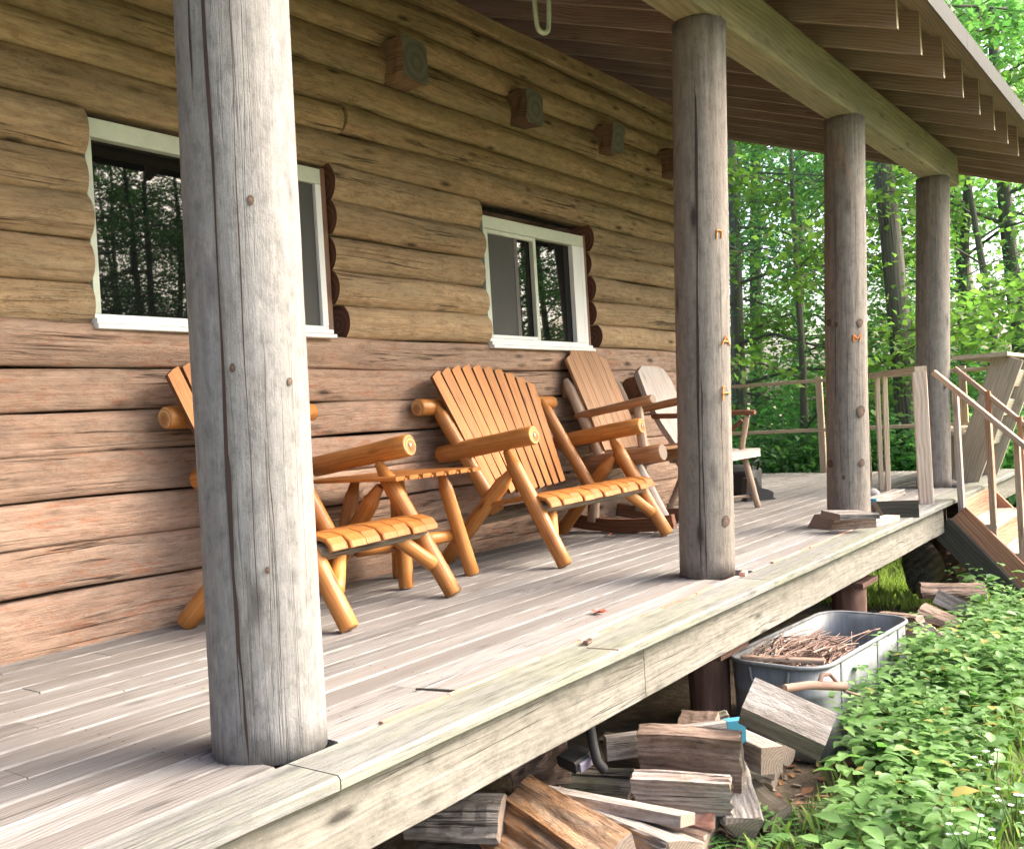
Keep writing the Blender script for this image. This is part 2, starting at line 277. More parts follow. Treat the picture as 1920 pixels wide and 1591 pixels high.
# ground: leaf litter, soil and grassy patches
m, nt, b, out = new_mat('forest_ground'); M['ground'] = m
tc = nd(nt, 'ShaderNodeTexCoord').outputs['Object']
g1 = noise(nt, tc, 0.5, 6, 0.6); g2 = noise(nt, tc, 9.0, 8, 0.72); g3 = noise(nt, tc, 38.0, 4, 0.7)
soil = ramp(nt, g2, [(0.3, (0.05, 0.035, 0.022)), (0.5, (0.13, 0.095, 0.06)), (0.7, (0.25, 0.19, 0.12))])
grs = ramp(nt, g3, [(0.3, (0.06, 0.1, 0.02)), (0.7, (0.2, 0.27, 0.06))])
sp3 = nd(nt, 'ShaderNodeSeparateXYZ'); nt.links.new(tc, sp3.inputs[0])
bare = math_(nt, 'MULTIPLY', ramp(nt, math_(nt, 'ADD', math_(nt, 'MULTIPLY', sp3.outputs[1], .25), math_(nt, 'MULTIPLY', g2, .12)), [(.3, 0.0), (.42, 1.0)]), ramp(nt, math_(nt, 'MULTIPLY', sp3.outputs[0], .1), [(.8, 1.0), (.95, 0.0)]))   # trodden earth along the deck
cover = math_(nt, 'MULTIPLY', ramp(nt, math_(nt, 'ADD', math_(nt, 'MULTIPLY', g1, 0.6), math_(nt, 'MULTIPLY', g2, 0.4)), [(0.44, 0.0), (0.56, 1.0)]), math_(nt, 'SUBTRACT', 1.0, bare))
c = mixc(nt, cover, soil, grs)
nt.links.new(c, b.inputs['Base Color']); b.inputs['Roughness'].default_value = 0.95
bp = nd(nt, 'ShaderNodeBump'); bp.inputs['Strength'].default_value = 0.8; bp.inputs['Distance'].default_value = 0.04
nt.links.new(g2, bp.inputs['Height']); nt.links.new(bp.outputs[0], b.inputs['Normal'])

# ------------------------------------------------------------------ mesh builder
def perp(d, up):
    d = d.normalized(); s = up - d * up.dot(d)
    if s.length < 1e-5: s = V((1, 0, 0)) - d * d.x
    s.normalize(); return d, s, d.cross(s)
class MB:
    def __init__(self): self.v = []; self.gc = []; self.ec = []; self.rn = []; self.f = []; self.fm = []; self.fs = []
    def addv(self, p, gc, rn, ec=None):
        self.v.append(tuple(p)); self.gc.append(tuple(gc)); self.rn.append(rn); self.ec.append(tuple(ec if ec else gc)); return len(self.v) - 1
    def face(self, idx, m=0, smooth=False): self.f.append(tuple(idx)); self.fm.append(m); self.fs.append(smooth)
    def sweep(self, pts, prof, up=V((0, 0, 1)), m=0, mend=None, smooth=True, scales=None, jit=0.0, rn=None, twist=0.0, cap=True, grain=1.0):
        """prof: list of (a, b): a along the side vector, b along up; pts: path. scales: per-point profile scale."""
        off = V((random.uniform(0, 50), random.uniform(0, 50), random.uniform(0, 50)))
        rn = random.random() if rn is None else rn
        n, k = len(pts), len(prof); rings = []; u = 0.0
        for i, p in enumerate(pts):
            d = (pts[min(i + 1, n - 1)] - pts[max(i - 1, 0)])
            d, s, t = perp(d, up)           # s ~ up, t = side
            if i: u += (p - pts[i - 1]).length
            sc = scales[i] if scales else 1.0
            ring = []
            for (a, b) in prof:
                ja = 1 + random.uniform(-jit, jit); jb = 1 + random.uniform(-jit, jit)
                q = p + t * (a * sc * ja) + s * (b * sc * jb)
                ring.append(self.addv(q, V((u, a * grain, b * grain)) + off, rn, (u, a, b)))
            rings.append(ring)
        for i in range(n - 1):
            for j in range(k):
                j2 = (j + 1) % k
                self.face((rings[i][j], rings[i][j2], rings[i + 1][j2], rings[i + 1][j]), m, smooth)
        if cap:
            me = m if mend is None else mend
            for ring, rev in ((rings[0], True), (rings[-1], False)):
                idx = []
                for q in ring: idx.append(self.addv(self.v[q], self.gc[q], rn, self.ec[q]))
                self.face(idx[::-1] if rev else idx, me, False)
        return rings
    def log(self, p0, p1, r0, r1=None, seg=14, n=7, m=0, mend=None, tip0=None, tip1=None, wob=0.03, bend=0.0, up=None, rn=None, squash=1.0):
        p0, p1 = V(p0), V(p1); r1 = r0 if r1 is None else r1
        L = (p1 - p0).length; ts = [i / (n - 1) for i in range(n)]; bev = min(0.006, r0 * .15)
        ts = [0.0, bev / L] + ts[1:-1] + [1 - bev / L, 1.0]
        if tip0: ts = sorted(set(ts + [tip0[0] * 0.85 / L, tip0[0] / L, tip0[0] * 1.12 / L]))
        if tip1: ts = sorted(set(ts + [1 - tip1[0] * 1.12 / L, 1 - tip1[0] / L, 1 - tip1[0] * 0.85 / L]))
        upv = up or (V((0, 0, 1)) if abs((p1 - p0).normalized().z) < 0.9 else V((1, 0, 0)))
        _, s, t = perp(p1 - p0, upv)
        bd = s * random.uniform(-1, 1) + t * random.uniform(-1, 1)
        pts, sc = [], []
        ph = random.uniform(0, 6)
        for tt in ts:
            pts.append(p0.lerp(p1, tt) + bd * bend * math.sin(tt * math.pi))
            k = (r0 + (r1 - r0) * tt) * (1 + wob * math.sin(tt * 7 + ph))
            if tt == 0.0 or tt == 1.0: k -= bev
            if tip0 and tt * L < tip0[0] * 1.13: k *= tip0[1] + (1 - tip0[1]) * max(0, min(1, (tt * L / tip0[0] - 0.5) / 0.6))
            if tip1 and (1 - tt) * L < tip1[0] * 1.13: k *= tip1[1] + (1 - tip1[1]) * max(0, min(1, ((1 - tt) * L / tip1[0] - 0.5) / 0.6))
            sc.append(k)
        a0 = random.uniform(0, 6); w1, w2 = random.uniform(0, wob), random.uniform(0, 6)
        prof = []
        for j in range(seg):
            a = a0 + 2 * math.pi * j / seg; rr = 1 + w1 * math.sin(2 * a + w2)
            prof.append((math.cos(a) * rr, math.sin(a) * rr * squash))
        # gc wants metres across, so the profile is unit and scaled: store scaled coordinates
        r = (r0 + r1) / 2
        k0 = len(self.v)
        self.sweep(pts, prof, upv, m, mend, True, sc, 0.0, rn, grain=r)
        for q in range(k0, len(self.v)):
            e = self.ec[q]; self.ec[q] = (e[0], e[1] * r, e[2] * r)
    def board(self, p0, p1, w, t, up=V((0, 0, 1)), n=2, m=0, mend=None, bev=0.004, jit=0.0, rn=None, w1=None, sag=0.0, smooth=False):
        """w across (side), t along up."""
        p0, p1 = V(p0), V(p1); a, b = w / 2, t / 2; e = min(bev, a * .4, b * .4)
        prof = [(-a, -b + e), (-a + e, -b), (a - e, -b), (a, -b + e), (a, b - e), (a - e, b), (-a + e, b), (-a, b - e)][::-1]
        pts = []
        for i in range(n):
            q = p0.lerp(p1, i / (n - 1)); q = q + V((0, 0, random.uniform(-jit, jit) - sag * math.sin(math.pi * i / (n - 1)))); pts.append(q)
        if w1 is None: self.sweep(pts, prof, V(up), m, mend, smooth, None, 0, rn)
        else:
            sc = [1 + (w1 / w - 1) * i / (n - 1) for i in range(n)]
            off = V((random.uniform(0, 50), random.uniform(0, 50), random.uniform(0, 50))); rn = random.random() if rn is None else rn
            d, s, tt = perp(p1 - p0, V(up)); rings = []
            for i, p in enumerate(pts):
                rings.append([self.addv(p + tt * (x * sc[i]) + s * y, V(((p - p0).length, x, y)) + off, rn, (0, x, y)) for (x, y) in prof])
            for i in range(n - 1):
                for j in range(8):
                    j2 = (j + 1) % 8; self.face((rings[i][j], rings[i][j2], rings[i + 1][j2], rings[i + 1][j]), m, False)
            self.face(rings[0][::-1], m if mend is None else mend); self.face(rings[-1], m if mend is None else mend)
    def prism(self, poly, origin, e1, e2, thick, m=0, mside=None, grain=0, smooth=False):
        """flat outline (a, b) in the plane of e1, e2, extruded by thick along e1 x e2 (centred)."""
        off = V((random.uniform(0, 50), random.uniform(0, 50), random.uniform(0, 50))); rn = random.random()
        o, e1, e2 = V(origin), V(e1).normalized(), V(e2).normalized(); nn = e1.cross(e2)
        A = []; B = []
        for (a, b) in poly:
            g = V((a, b, 0)) if grain == 0 else V((b, a, 0))
            A.append(self.addv(o + e1 * a + e2 * b + nn * thick / 2, g + off, rn)); B.append(self.addv(o + e1 * a + e2 * b - nn * thick / 2, g + off + V((0, 0, thick)), rn))
        self.face(A, m, smooth); self.face(B[::-1], m, smooth); k = len(poly); ms = m if mside is None else mside
        for j in range(k):
            j2 = (j + 1) % k; self.face((A[j], B[j], B[j2], A[j2]), ms, smooth)
    def tube(self, pts, r, seg=6, m=0, r1=None, rn=None):
        pts = [V(p) for p in pts]; n = len(pts); r1 = r if r1 is None else r1
        sc = [r + (r1 - r) * i / (n - 1) for i in range(n)]
        prof = [(math.cos(2 * math.pi * j / seg), math.sin(2 * math.pi * j / seg)) for j in range(seg)]
        d = pts[-1] - pts[0]
        up = V((0, 0, 1)) if abs(d.normalized().z if d.length > 0 else 0) < 0.85 else V((1, 0, 0))
        self.sweep(pts, prof, up, m, None, True, sc, 0, rn, grain=r)
    def box(self, lo, hi, m=0, bev=0.003):
        lo, hi = V(lo), V(hi); c = (lo + hi) / 2; s = hi - lo
        self.board((lo.x, c.y, c.z), (hi.x, c.y, c.z), s.y, s.z, V((0, 0, 1)), 2, m, None, bev)
    def build(self, name, mats, parent=None, origin=None, local=False):
        me = bpy.data.meshes.new(name)
        o = V((0, 0, 0)) if origin is None else V(origin)
        if parent is not None and not local:
            q = parent
            while q is not None: o = o + q.location; q = q.parent
        vs = np.array(self.v, dtype=np.float64) - np.array(o)
        me.from_pydata(vs.tolist(), [], self.f)
        for mt in (mats if isinstance(mats, (list, tuple)) else [mats]): me.materials.append(M[mt])
        me.polygons.foreach_set('material_index', self.fm); me.polygons.foreach_set('use_smooth', self.fs)
        for nm, dat in (('gc', self.gc), ('ec', self.ec)):
            a = me.attributes.new(nm, 'FLOAT_VECTOR', 'POINT'); a.data.foreach_set('vector', np.array(dat, dtype=np.float32).ravel())
        a = me.attributes.new('rnd', 'FLOAT', 'POINT'); a.data.foreach_set('value', np.array(self.rn, dtype=np.float32))
        me.validate(); me.update()
        ob = bpy.data.objects.new(name, me); COL.objects.link(ob)
        if parent is not None: ob.parent = parent
        if origin is not None: ob.location = origin if parent is None or local else V(origin)
        return ob
def tag(o, label=None, cat=None, group=None, kind=None):
    if label: o['label'] = label
    if cat: o['category'] = cat
    if group: o['group'] = group
    if kind: o['kind'] = kind
    return o
def thing(name, loc, label, cat, group=None, rz=0.0):
    o = bpy.data.objects.new(name, None); COL.objects.link(o); o.location = loc; o.rotation_euler = (0, 0, rz)
    o.empty_display_size = 0.2
    return tag(o, label, cat, group)
def raw_mesh(name, co, faces, mats, rnd, fm=None, smooth=False):
    me = bpy.data.meshes.new(name)
    co = np.asarray(co, dtype=np.float32).reshape(-1, 3)
    nf = len(faces); k = faces.shape[1]
    me.vertices.add(len(co)); me.vertices.foreach_set('co', co.ravel())
    me.loops.add(nf * k); me.loops.foreach_set('vertex_index', faces.ravel().astype(np.int32))
    me.polygons.add(nf); me.polygons.foreach_set('loop_start', np.arange(0, nf * k, k, dtype=np.int32))
    for mt in mats: me.materials.append(M[mt])
    if fm is not None: me.polygons.foreach_set('material_index', fm.astype(np.int32))
    a = me.attributes.new('rnd', 'FLOAT', 'POINT'); a.data.foreach_set('value', np.asarray(rnd, dtype=np.float32))
    me.update(calc_edges=True); me.validate()
    return me

GZ = -0.85
# ================================================================== ground
def ground_z(x, y):
    z = GZ + 0.03 * math.sin(x * 1.3 + 0.5) * math.sin(y * 1.7) + 0.02 * math.sin(x * 3.1 + y * 2.3)
    if x > 7.5: z -= .42 * min(1, (x - 7.5) / 3.2) ** 1.2
    if x > 13: z += min(2.2, (x - 13) * 0.05)
    return z
gx = sorted(set([-160, -80, -40, -20] + [round(-10 + i * 0.5, 2) for i in range(100)] + [45, 60, 90, 140, 260, 400]))
gy = sorted(set([-200, -100, -50, -30] + [round(-20 + i * 0.5, 2) for i in range(110)] + [40, 60, 100, 200, 300]))
co = [(x, y, ground_z(x, y)) for y in gy for x in gx]; nx = len(gx)
fc = np.array([(j * nx + i, j * nx + i + 1, (j + 1) * nx + i + 1, (j + 1) * nx + i) for j in range(len(gy) - 1) for i in range(nx - 1)])
me = raw_mesh('ground', co, fc, ['ground'], np.zeros(len(co))); me.polygons.foreach_set('use_smooth', [True] * len(me.polygons))
g = bpy.data.objects.new('ground', me); COL.objects.link(g); tag(g, kind='structure')

# ================================================================== log cabin
cabin = thing('log_cabin', (3.2, 3.9, 0), 'log cabin wall of stacked peeled logs with two white windows', 'cabin')
LX0, LX1 = -2.2, 8.62
seams = [-0.03, 0.26, 0.447, 0.629, 0.814, 0.989, 1.165, 1.340, 1.516, 1.696, 1.879, 2.063, 2.259, 2.448, 2.6, 2.785, 3.0, 3.17, 3.34]
seams = [-0.03] + [.85 + (z - .85) * 1.035 for z in seams[1:]]
W1 = (2.412, 3.85); W2 = (5.206, 6.583)
K = 1.035; ycl = 4.03
def kz(z): return .85 + (z - .85) * K
lw = MB()
def wall_log(x0, x1, z0, z1, flat, m, cut0=False, cut1=False):
    """one course: round face to the porch, flat top, bottom and back; slight waviness along it."""
    h = (z1 - z0) / 2; zc = (z0 + z1) / 2
    prof = []
    if flat:
        fr = 0.075
        for a, b in ((-0.75, 0.97), (-0.93, 0.9), (-1.0, 0.72), (-1.03, 0.3), (-1.03, -0.3), (-1.0, -0.74), (-0.93, -0.92), (-0.75, -0.985)): prof.append((a * fr, b * h))
        prof = prof + [(0.09, -h * 0.985), (0.09, h * 0.97)]
    else:
        for i in range(11):
            a = R(-54 + 108 * i / 10); prof.append((-0.108 * math.cos(a) * 1.0, math.sin(a) / math.sin(R(54)) * h * 0.996))
        prof = prof[::-1] + [(0.09, -h * 0.985), (0.09, h * 0.985)]
    n = max(2, int((x1 - x0) / 0.16)); pts = []; sc = []
    off = V((random.uniform(0, 50), random.uniform(0, 50), random.uniform(0, 50))); rn = random.random()
    p1, p2, p3 = random.uniform(0, 6), random.uniform(0, 6), random.uniform(0, 6)
    rings = []
    for i in range(n + 1):
        x = x0 + (x1 - x0) * i / n
        dy = (0.006 if flat else 0.014) * (math.sin(x * 1.1 + p1) + 0.6 * math.sin(x * 2.9 + p2)); dz = 0.006 * math.sin(x * 1.7 + p3) + 0.003 * math.sin(x * 5.1 + p2)
        ring = []
        for (a, b) in prof:
            fa = a + (dy if a < 0 else 0)
            ring.append(lw.addv((x, ycl + fa, zc + b + dz * (1 if abs(b) < h * .99 else 1)), V((x, a, b)) + off, rn, (x, a, b)))
        rings.append(ring)
    k = len(prof)
    for i in range(n):
        for j in range(k):
            j2 = (j + 1) % k; lw.face((rings[i][j], rings[i + 1][j], rings[i + 1][j2], rings[i][j2]), m, j < k - 2)
    for ring, rev, cut in ((rings[0], False, cut0), (rings[-1], True, cut1)):
        idx = [lw.addv(lw.v[q], lw.gc[q], rn, lw.ec[q]) for q in ring]
        lw.face(idx if rev is False else idx[::-1], 2 if cut else m, False)
for i in range(len(seams) - 1):
    z0, z1 = seams[i], seams[i + 1]
    flat = i < 7; m = 1 if i < 7 else 0
    zc = (z0 + z1) / 2
    if 1.345 <= zc <= 2.28:
        for (a, b, c0, c1) in ((LX0, W1[0], False, True), (W1[1], W2[0], True, True), (W2[1], LX1, True, False)):
            jx = 0.07 if i == 7 else 0
            wall_log(a + (jx if c0 else 0), b, z0, z1, flat, m, c0, c1)
    elif i == 7: pass
    else:
        if i in (13,): # course with a butt joint, as in the photograph
            wall_log(LX0, 3.965, z0, z1, flat, m); wall_log(3.98, LX1, z0, z1, flat, m)
        elif i == 6:
            wall_log(LX0, 2.96, z0, z1 + .01, False, m); wall_log(2.97, LX1, z0, z1, flat, m)
        else: wall_log(LX0, LX1, z0, z1, flat, m)
# end wall beyond the corner (faces the far part of the deck), below and above
for i in range(len(seams) - 1):
    z0, z1 = seams[i], seams[i + 1]; h = (z1 - z0) / 2
    lw.log((8.5, 4.13, z0 + h), (8.5, 9.0, z0 + h), h * 1.05, seg=12, n=8, m=0, mend=2)
wl = lw.build('log_wall', ['wall', 'wall_low', 'wall_end'], cabin)
f = MB(); f.box((LX0, 3.99, GZ - .1), (8.55, 4.1, -0.05)); f.box((8.45, 4.1, GZ - .1), (8.55, 9.0, -0.05)); f.build('foundation', 'pier', cabin)
bk = MB(); bk.box((LX0, 4.10, -.04), (W1[0] - .03, 4.13, 3.4)); bk.box((W2[1] + .03, 4.10, -.04), (8.4, 4.13, 3.4)); bk.box((W1[0] - .029, 4.10, -.04), (W2[1] + .029, 4.13, 1.3)); bk.box((W1[0] - .029, 4.10, 2.3), (W2[1] + .029, 4.13, 3.4)); bk.box((W1[1] + .0, 4.10, 1.301), (W2[0] - .0, 4.13, 2.299)); bk.build('added_dark_backing', 'dark', cabin)  # unseen dark sheets added behind the logs, keeping light out of the seams
tp = MB(); tp.board((LX0, 4.0, kz(3.4)), (LX1, 4.0, kz(3.4)), 0.2, 0.115, n=30, jit=0.004, bev=0.012)
tp.build('top_plate', 'wall', cabin)
# floor joist ends sticking out of the wall
for (x, w, h, p) in ((4.44, 0.24, 0.26, 0.19), (5.72, 0.21, 0.24, 0.16), (6.86, 0.19, 0.23, 0.17), (7.95, 0.21, 0.24, 0.16), (3.2, 0.21, 0.25, 0.18), (1.97, 0.21, 0.25, 0.18)):
    s = MB(); zc = 3.0 + random.uniform(-.012, .02); w *= random.uniform(.92, 1.06)
    prof = [(-w * .5, -h * .42), (-w * .36, -h * .5), (w * .4, -h * .5), (w * .5, -h * .36), (w * .46, h * .1), (w * .5, h * .42), (w * .3, h * .5), (-w * .3, h * .46), (-w * .47, h * .36)]
    pts = [V((x, 3.97 - p * i / 4, zc + random.uniform(-.004, .004))) for i in range(5)]
    s.sweep(pts, prof, V((0, 0, 1)), 0, 1, False, None, 0.07)
    s.build('joist_end', ['stub', 'stub_end'], cabin)
# windows
def window(x0, x1, z0, z1, split, lo_open):
    yf = 3.99
    w = MB(); fw = 0.05
    w.box((x0, yf - .03, z1 - .085), (x1, yf + .06, z1), 1)                       # head
    w.box((x0, yf - .03, z0 + .06), (x0 + fw * .6, yf + .06, z1 - .086), 1)
    w.box((x1 - fw * .8, yf - .03, z0 + .06), (x1, yf + .06, z1 - .086), 0)
    w.box((x0, yf - .028, z0 + .012), (x1, yf + .06, z0 + .0595), 0)
    ob = w.build('window', ['white', 'white_dirty'], cabin)
    s = MB(); s.board((x0 - .02, yf - .035, z0 + .0), (x1 + .005, yf - .035, z0 + .0), 0.10, 0.022); s.board((x0 - .012, yf - .03, z0 + .025), (x1 , yf - .03, z0 + .025), 0.07, 0.024)
    s.build('sill', 'white', ob)
    g_ = MB(); g_.box((x0 + fw * .6, yf + .012, z0 + .06), (x1 - fw * .8, yf + .018, z1 - .086)); g_.build('pane', 'glass', ob)
    bb = MB(); bb.box((x1 + .003, yf - .025, z0 - .02), (x1 + .04, yf + .05, z1 + .01)); bb.build('stop_strip', 'brownstrip', ob)
    return ob
w1 = window(2.417, 3.793, kz(1.335), kz(2.222), 0, 0)
za, zb = kz(1.335) + .0605, kz(2.222) - .0865
sm = MB(); sm.box((3.40, 3.967, za), (3.44, 3.999, zb)); sm.build('sash', 'white', w1)
sc_ = MB(); sc_.box((3.4405, 3.981, za), (3.752, 3.987, zb)); sc_.build('insect_screen', 'screen', w1)
w2 = window(5.237, 6.5, kz(1.315), kz(2.165), 0, 0)
za, zb = kz(1.315) + .0605, kz(2.165) - .0865
sm = MB()
for (a, b) in ((5.25, 5.29), (5.82, 5.855)): sm.box((a, 3.964, za), (b, 3.997, zb), 1)
sm.box((5.2905, 3.965, zb - .028), (5.8195, 3.997, zb), 1); sm.box((5.2905, 3.965, za), (5.8195, 3.997, za + .024), 0); sm.build('sash', ['white', 'white_dirty'], w2)
sc_ = MB(); sc_.box((5.2905, 3.979, za + .0245), (5.64, 3.985, zb - .0285)); sc_.build('insect_screen', 'screen', w2)
sm = MB(); sm.box((5.60, 3.975, za + .0245), (5.64, 3.9785, zb - .0285)); sm.build('screen_bar', 'curtain', w2)
sm = MB(); sm.box((6.34, 3.961, za), (6.459, 3.998, zb)); sm.build('side_jamb', 'white', w2)

# ================================================================== porch deck
deck = thing('porch_deck', (5, 2.8, 0), 'weathered grey board porch deck along the cabin', 'deck')
YE = 1.80
d = MB(); y = 2.135; bw = 0.138
DX0, DX1 = -2.2, 11.45
while y < 7.0:
    w = bw + random.uniform(-.004, .004)
    xa = DX0 if y < 3.98 else 8.6
    joints = []
    x = xa
    while x < DX1 - .2:
        x2 = min(DX1 + random.uniform(-.02, .02), x + random.uniform(3.2, 4.9))
        if DX1 - x2 < 0.8: x2 = DX1 + random.uniform(-.02, .02)
        d.board((x + .002, y + w / 2, -0.019 + random.uniform(-.0015, .0015)), (x2 - .002, y + w / 2, -0.019 + random.uniform(-.0015, .0015)), w - .009, 0.036, n=6, jit=0.001, bev=0.005)
        x = x2
    y += w
for jx in range(26):
    x = DX0 + .1 + jx * .46
    if x < 1.2 or x > 11: continue
    yy = 2.135
    while yy < 3.95:
        for dy in (.03, .108):
            cx2, cy2 = x + random.uniform(-.012, .012), yy + dy + random.uniform(-.006, .006); ids = [d.addv((cx2 + .004 * math.cos(q * 1.047), cy2 + .004 * math.sin(q * 1.047), .0016), (q, 0, 0), .5) for q in range(6)]; d.face(ids, 1)
        yy += bw
d.build('decking', ['deck', 'slit'], deck)
for xx in (1.745, 4.585, 6.65, 9.46):
    bl_ = MB(); bl_.board((xx - .26, 2.07, -.062), (xx + .26, 2.07, -.062), .18, .036); bl_.build('blocking', 'deck', deck)
# board rows in front, notched round the posts
nb = MB()
for (a, b) in ((DX0, 1.635), (1.855, 4.44), (4.74, 6.5), (6.77, 9.3), (9.62, DX1)):
    nb.board((a, 2.063, -0.0165), (b, 2.063, -0.0165), 0.134, 0.038, n=12, jit=0.001, bev=0.006)
nb.build('notched_board', 'deck', deck)
e = MB()
for (a, b) in ((DX0, 1.66), (1.664, 4.5), (4.503, 7.95), (7.953, DX1)):
    e.board((a, 1.8905, -0.0145), (b, 1.8905, -0.0145), 0.198, 0.042, n=16, jit=0.0012, bev=0.012, smooth=False)
e.build('edge_board', 'edge', deck)
rnds = random.Random(3)
for (a, b) in ((2.02, 3.1), (3.12, 4.3), (5.0, 6.3)):
    x = a; rd = MB()
    while x < b:
        l = rnds.uniform(.12, .35); rd.board((x, 1.996 + rnds.uniform(-.003, .003), .001), (x + l, 1.996 + rnds.uniform(-.003, .003), .001), rnds.uniform(.01, .02), rnds.uniform(.012, .022), bev=.002)
        x += l - .004
    rd.build('splintered_edge', 'redsplit', deck)
rm = MB()
for (a, b) in ((DX0, 3.3), (3.304, 8.18)):
    rm.board((a, 1.872, -0.142), (b, 1.872, -0.142), 0.042, 0.208, n=24, jit=0.002, bev=0.005)
rm.board((9.62, 1.872, -0.142), (DX1, 1.872, -0.142), 0.042, 0.208, n=6, bev=0.005)
rm.board((DX1 - .02, 1.896, -0.135), (DX1 - .02, 7.0, -0.135), 0.042, 0.196, n=6, bev=0.005)
rm.build('rim_board', 'rim', deck)
jo = MB()
for i in range(30):
    x = DX0 + .1 + i * 0.46
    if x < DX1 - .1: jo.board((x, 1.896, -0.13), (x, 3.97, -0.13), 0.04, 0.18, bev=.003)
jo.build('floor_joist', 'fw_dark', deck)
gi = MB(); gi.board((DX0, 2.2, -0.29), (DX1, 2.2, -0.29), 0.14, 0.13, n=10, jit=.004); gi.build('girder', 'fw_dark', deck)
for (x, yb, r) in ((1.74, 2.16, .11), (4.585, 2.2, .105), (6.61, 2.12, .11), (9.46, 2.2, .13), (11.2, 2.1, .12)):
    p = MB(); p.log((x, yb, GZ - .1), (x, yb, -0.355), r, seg=18, n=5); 
    p.board((x - .17, yb, -0.372), (x + .17, yb, -0.372), 0.3, 0.034); p.build('pier', 'pier', deck)

# ================================================================== posts
def post(base, top, r, mat, cracks, label, marks=(), knots=()):
    base, top = V(base), V(top)
    o = thing('porch_post', base, label, 'post', 'round log posts holding up the porch roof')
    b_ = MB(); L = (top - base).length; n = 30; seg = 40
    ax_ = (top - base).normalized(); upv = V((0, -1, 0))
    _, s, t = perp(ax_, upv)
    pr = [1 + 0.012 * math.sin(3 * 2 * math.pi * j / seg + r * 90) + 0.01 * math.sin(2 * 2 * math.pi * j / seg + L) for j in range(seg)]
    off = V((random.uniform(0, 50), random.uniform(0, 50), random.uniform(0, 50))); rn = .5
    rings = []
    for i in range(n + 1):
        tt = i / n; p = base.lerp(top, tt) + s * 0.004 * math.sin(tt * 5 + L) + t * 0.004 * math.sin(tt * 4 + r * 50)
        rr = r * (1.0 - 0.03 * tt) * (1 + 0.008 * math.sin(tt * 11 + r * 100))
        ring = []
        for j in range(seg):
            a = 2 * math.pi * j / seg; q = rr * pr[j] * (1 + random.uniform(-.003, .003))
            ring.append(b_.addv(p + s * math.cos(a) * q + t * math.sin(a) * q, V((tt * L, math.cos(a) * r, math.sin(a) * r)) + off, rn, (tt * L, math.cos(a) * r, math.sin(a) * r)))
        rings.append(ring)
    for i in range(n):
        for j in range(seg):
            j2 = (j + 1) % seg; b_.face((rings[i][j], rings[i][j2], rings[i + 1][j2], rings[i + 1][j]), 0, True)
    b_.face(rings[0][::-1], 1); b_.face(rings[-1], 1)
    b_.build('log_shaft', [mat, 'post_end'], o)
    # drying cracks: narrow dark wedges running up the shaft
    vdir = V((CAM.x - base.x, CAM.y - base.y, 0)).normalized(); vr = V((-vdir.y, vdir.x, 0))   # from camera side; +f to the photo's right
    if vr.dot(r_) < 0: vr = -vr
    for (fx0, fx1, t0, t1, w) in cracks:
        c = MB(); N = 46; L_ = []; R_ = []; seed = random.uniform(0, 9)
        for i in range(N + 1):
            k = i / N; tt = t0 + (t1 - t0) * k; fx = fx0 + (fx1 - fx0) * k + 0.016 * math.sin(k * 9 + seed) + 0.006 * math.sin(k * 31 + seed)
            ww = w * min(1, k * 7 + .05, (1 - k) * 7 + .05) * (0.8 + 0.35 * math.sin(k * 17 + seed))
            pc = base.lerp(top, tt); rr = r * (1 - .03 * tt) * 1.0 + .0045
            for lst, sg in ((L_, -1), (R_, 1)):
                f_ = max(-.98, min(.98, fx + sg * ww / r / 2)); q = pc + (vr * f_ + vdir * math.sqrt(1 - f_ * f_)) * rr
                lst.append(c.addv(q, (tt, f_, 0), .5))
        for i in range(N): c.face((L_[i], R_[i], R_[i + 1], L_[i + 1]), 0, True)
        c.build('drying_crack', 'slit', o)
    for (fx, z, sz) in knots:
        c = MB(); cen = None; ids2 = []
        for rad, hh in ((0, 1.0), (.55, .8), (1.0, .0)):
            ring = []
            for q in range(10 if rad else 1):
                an = q * 2 * math.pi / 10; a_ = rad * sz * .62 * math.cos(an) * (1 + .15 * math.sin(an * 3 + z * 9)); bb = rad * sz * math.sin(an)
                f_ = max(-.985, min(.985, fx + a_ / r)); tt = (z + bb) / L
                ring.append(c.addv(base.lerp(top, tt) + (vr * f_ + vdir * math.sqrt(1 - f_ * f_)) * (r * (1 - .03 * tt) * (1.004 + .003 * hh) + .001), (z, a_ * .6, bb), .5))
            ids2.append(ring)
        for q in range(10):
            c.face((ids2[0][0], ids2[1][q], ids2[1][(q + 1) % 10]), 0, True); c.face((ids2[1][q], ids2[2][q], ids2[2][(q + 1) % 10], ids2[1][(q + 1) % 10]), 1, True)
        c.build('knot', ['knot_core', 'knot_ring'], o)
    for (fx, z, shape, sz) in marks:
        c = MB()
        for (p0, p1) in shape:
            pp = []
            for q in range(4):
                a = (p0[0] + (p1[0] - p0[0]) * q / 3) * sz; bb = (p0[1] + (p1[1] - p0[1]) * q / 3) * sz
                f_ = fx + a / r; f_ = max(-.99, min(.99, f_)); tt = (z + bb) / L
                pp.append(base.lerp(top, tt) + (vr * f_ + vdir * math.sqrt(1 - f_ * f_)) * (r * (1 - .03 * tt) * 1.006 + .001))
            c.tube(pp, 0.004, 5)
        c.build('crayon_mark', 'crayon', o)
    return o
MK_M = [((-1, -1), (-1, 1)), ((-1, 1), (0, -.2)), ((0, -.2), (1, 1)), ((1, 1), (.8, -1)), ((-.6, -1), (-.7, .9))]
MK_A = [((-1, -1), (0, 1)), ((0, 1), (.8, -1)), ((-.5, -.2), (.5, -.2))]
MK_F = [((-.6, -1.4), (-.6, 1.2)), ((-.6, 0), (.8, 0.1)), ((-.6, 1.2), (-.1, 1.3))]
MK_N = [((-.6, -1), (-.5, 1)), ((-.5, 1), (.7, .9)), ((.7, .9), (.6, -.8))]
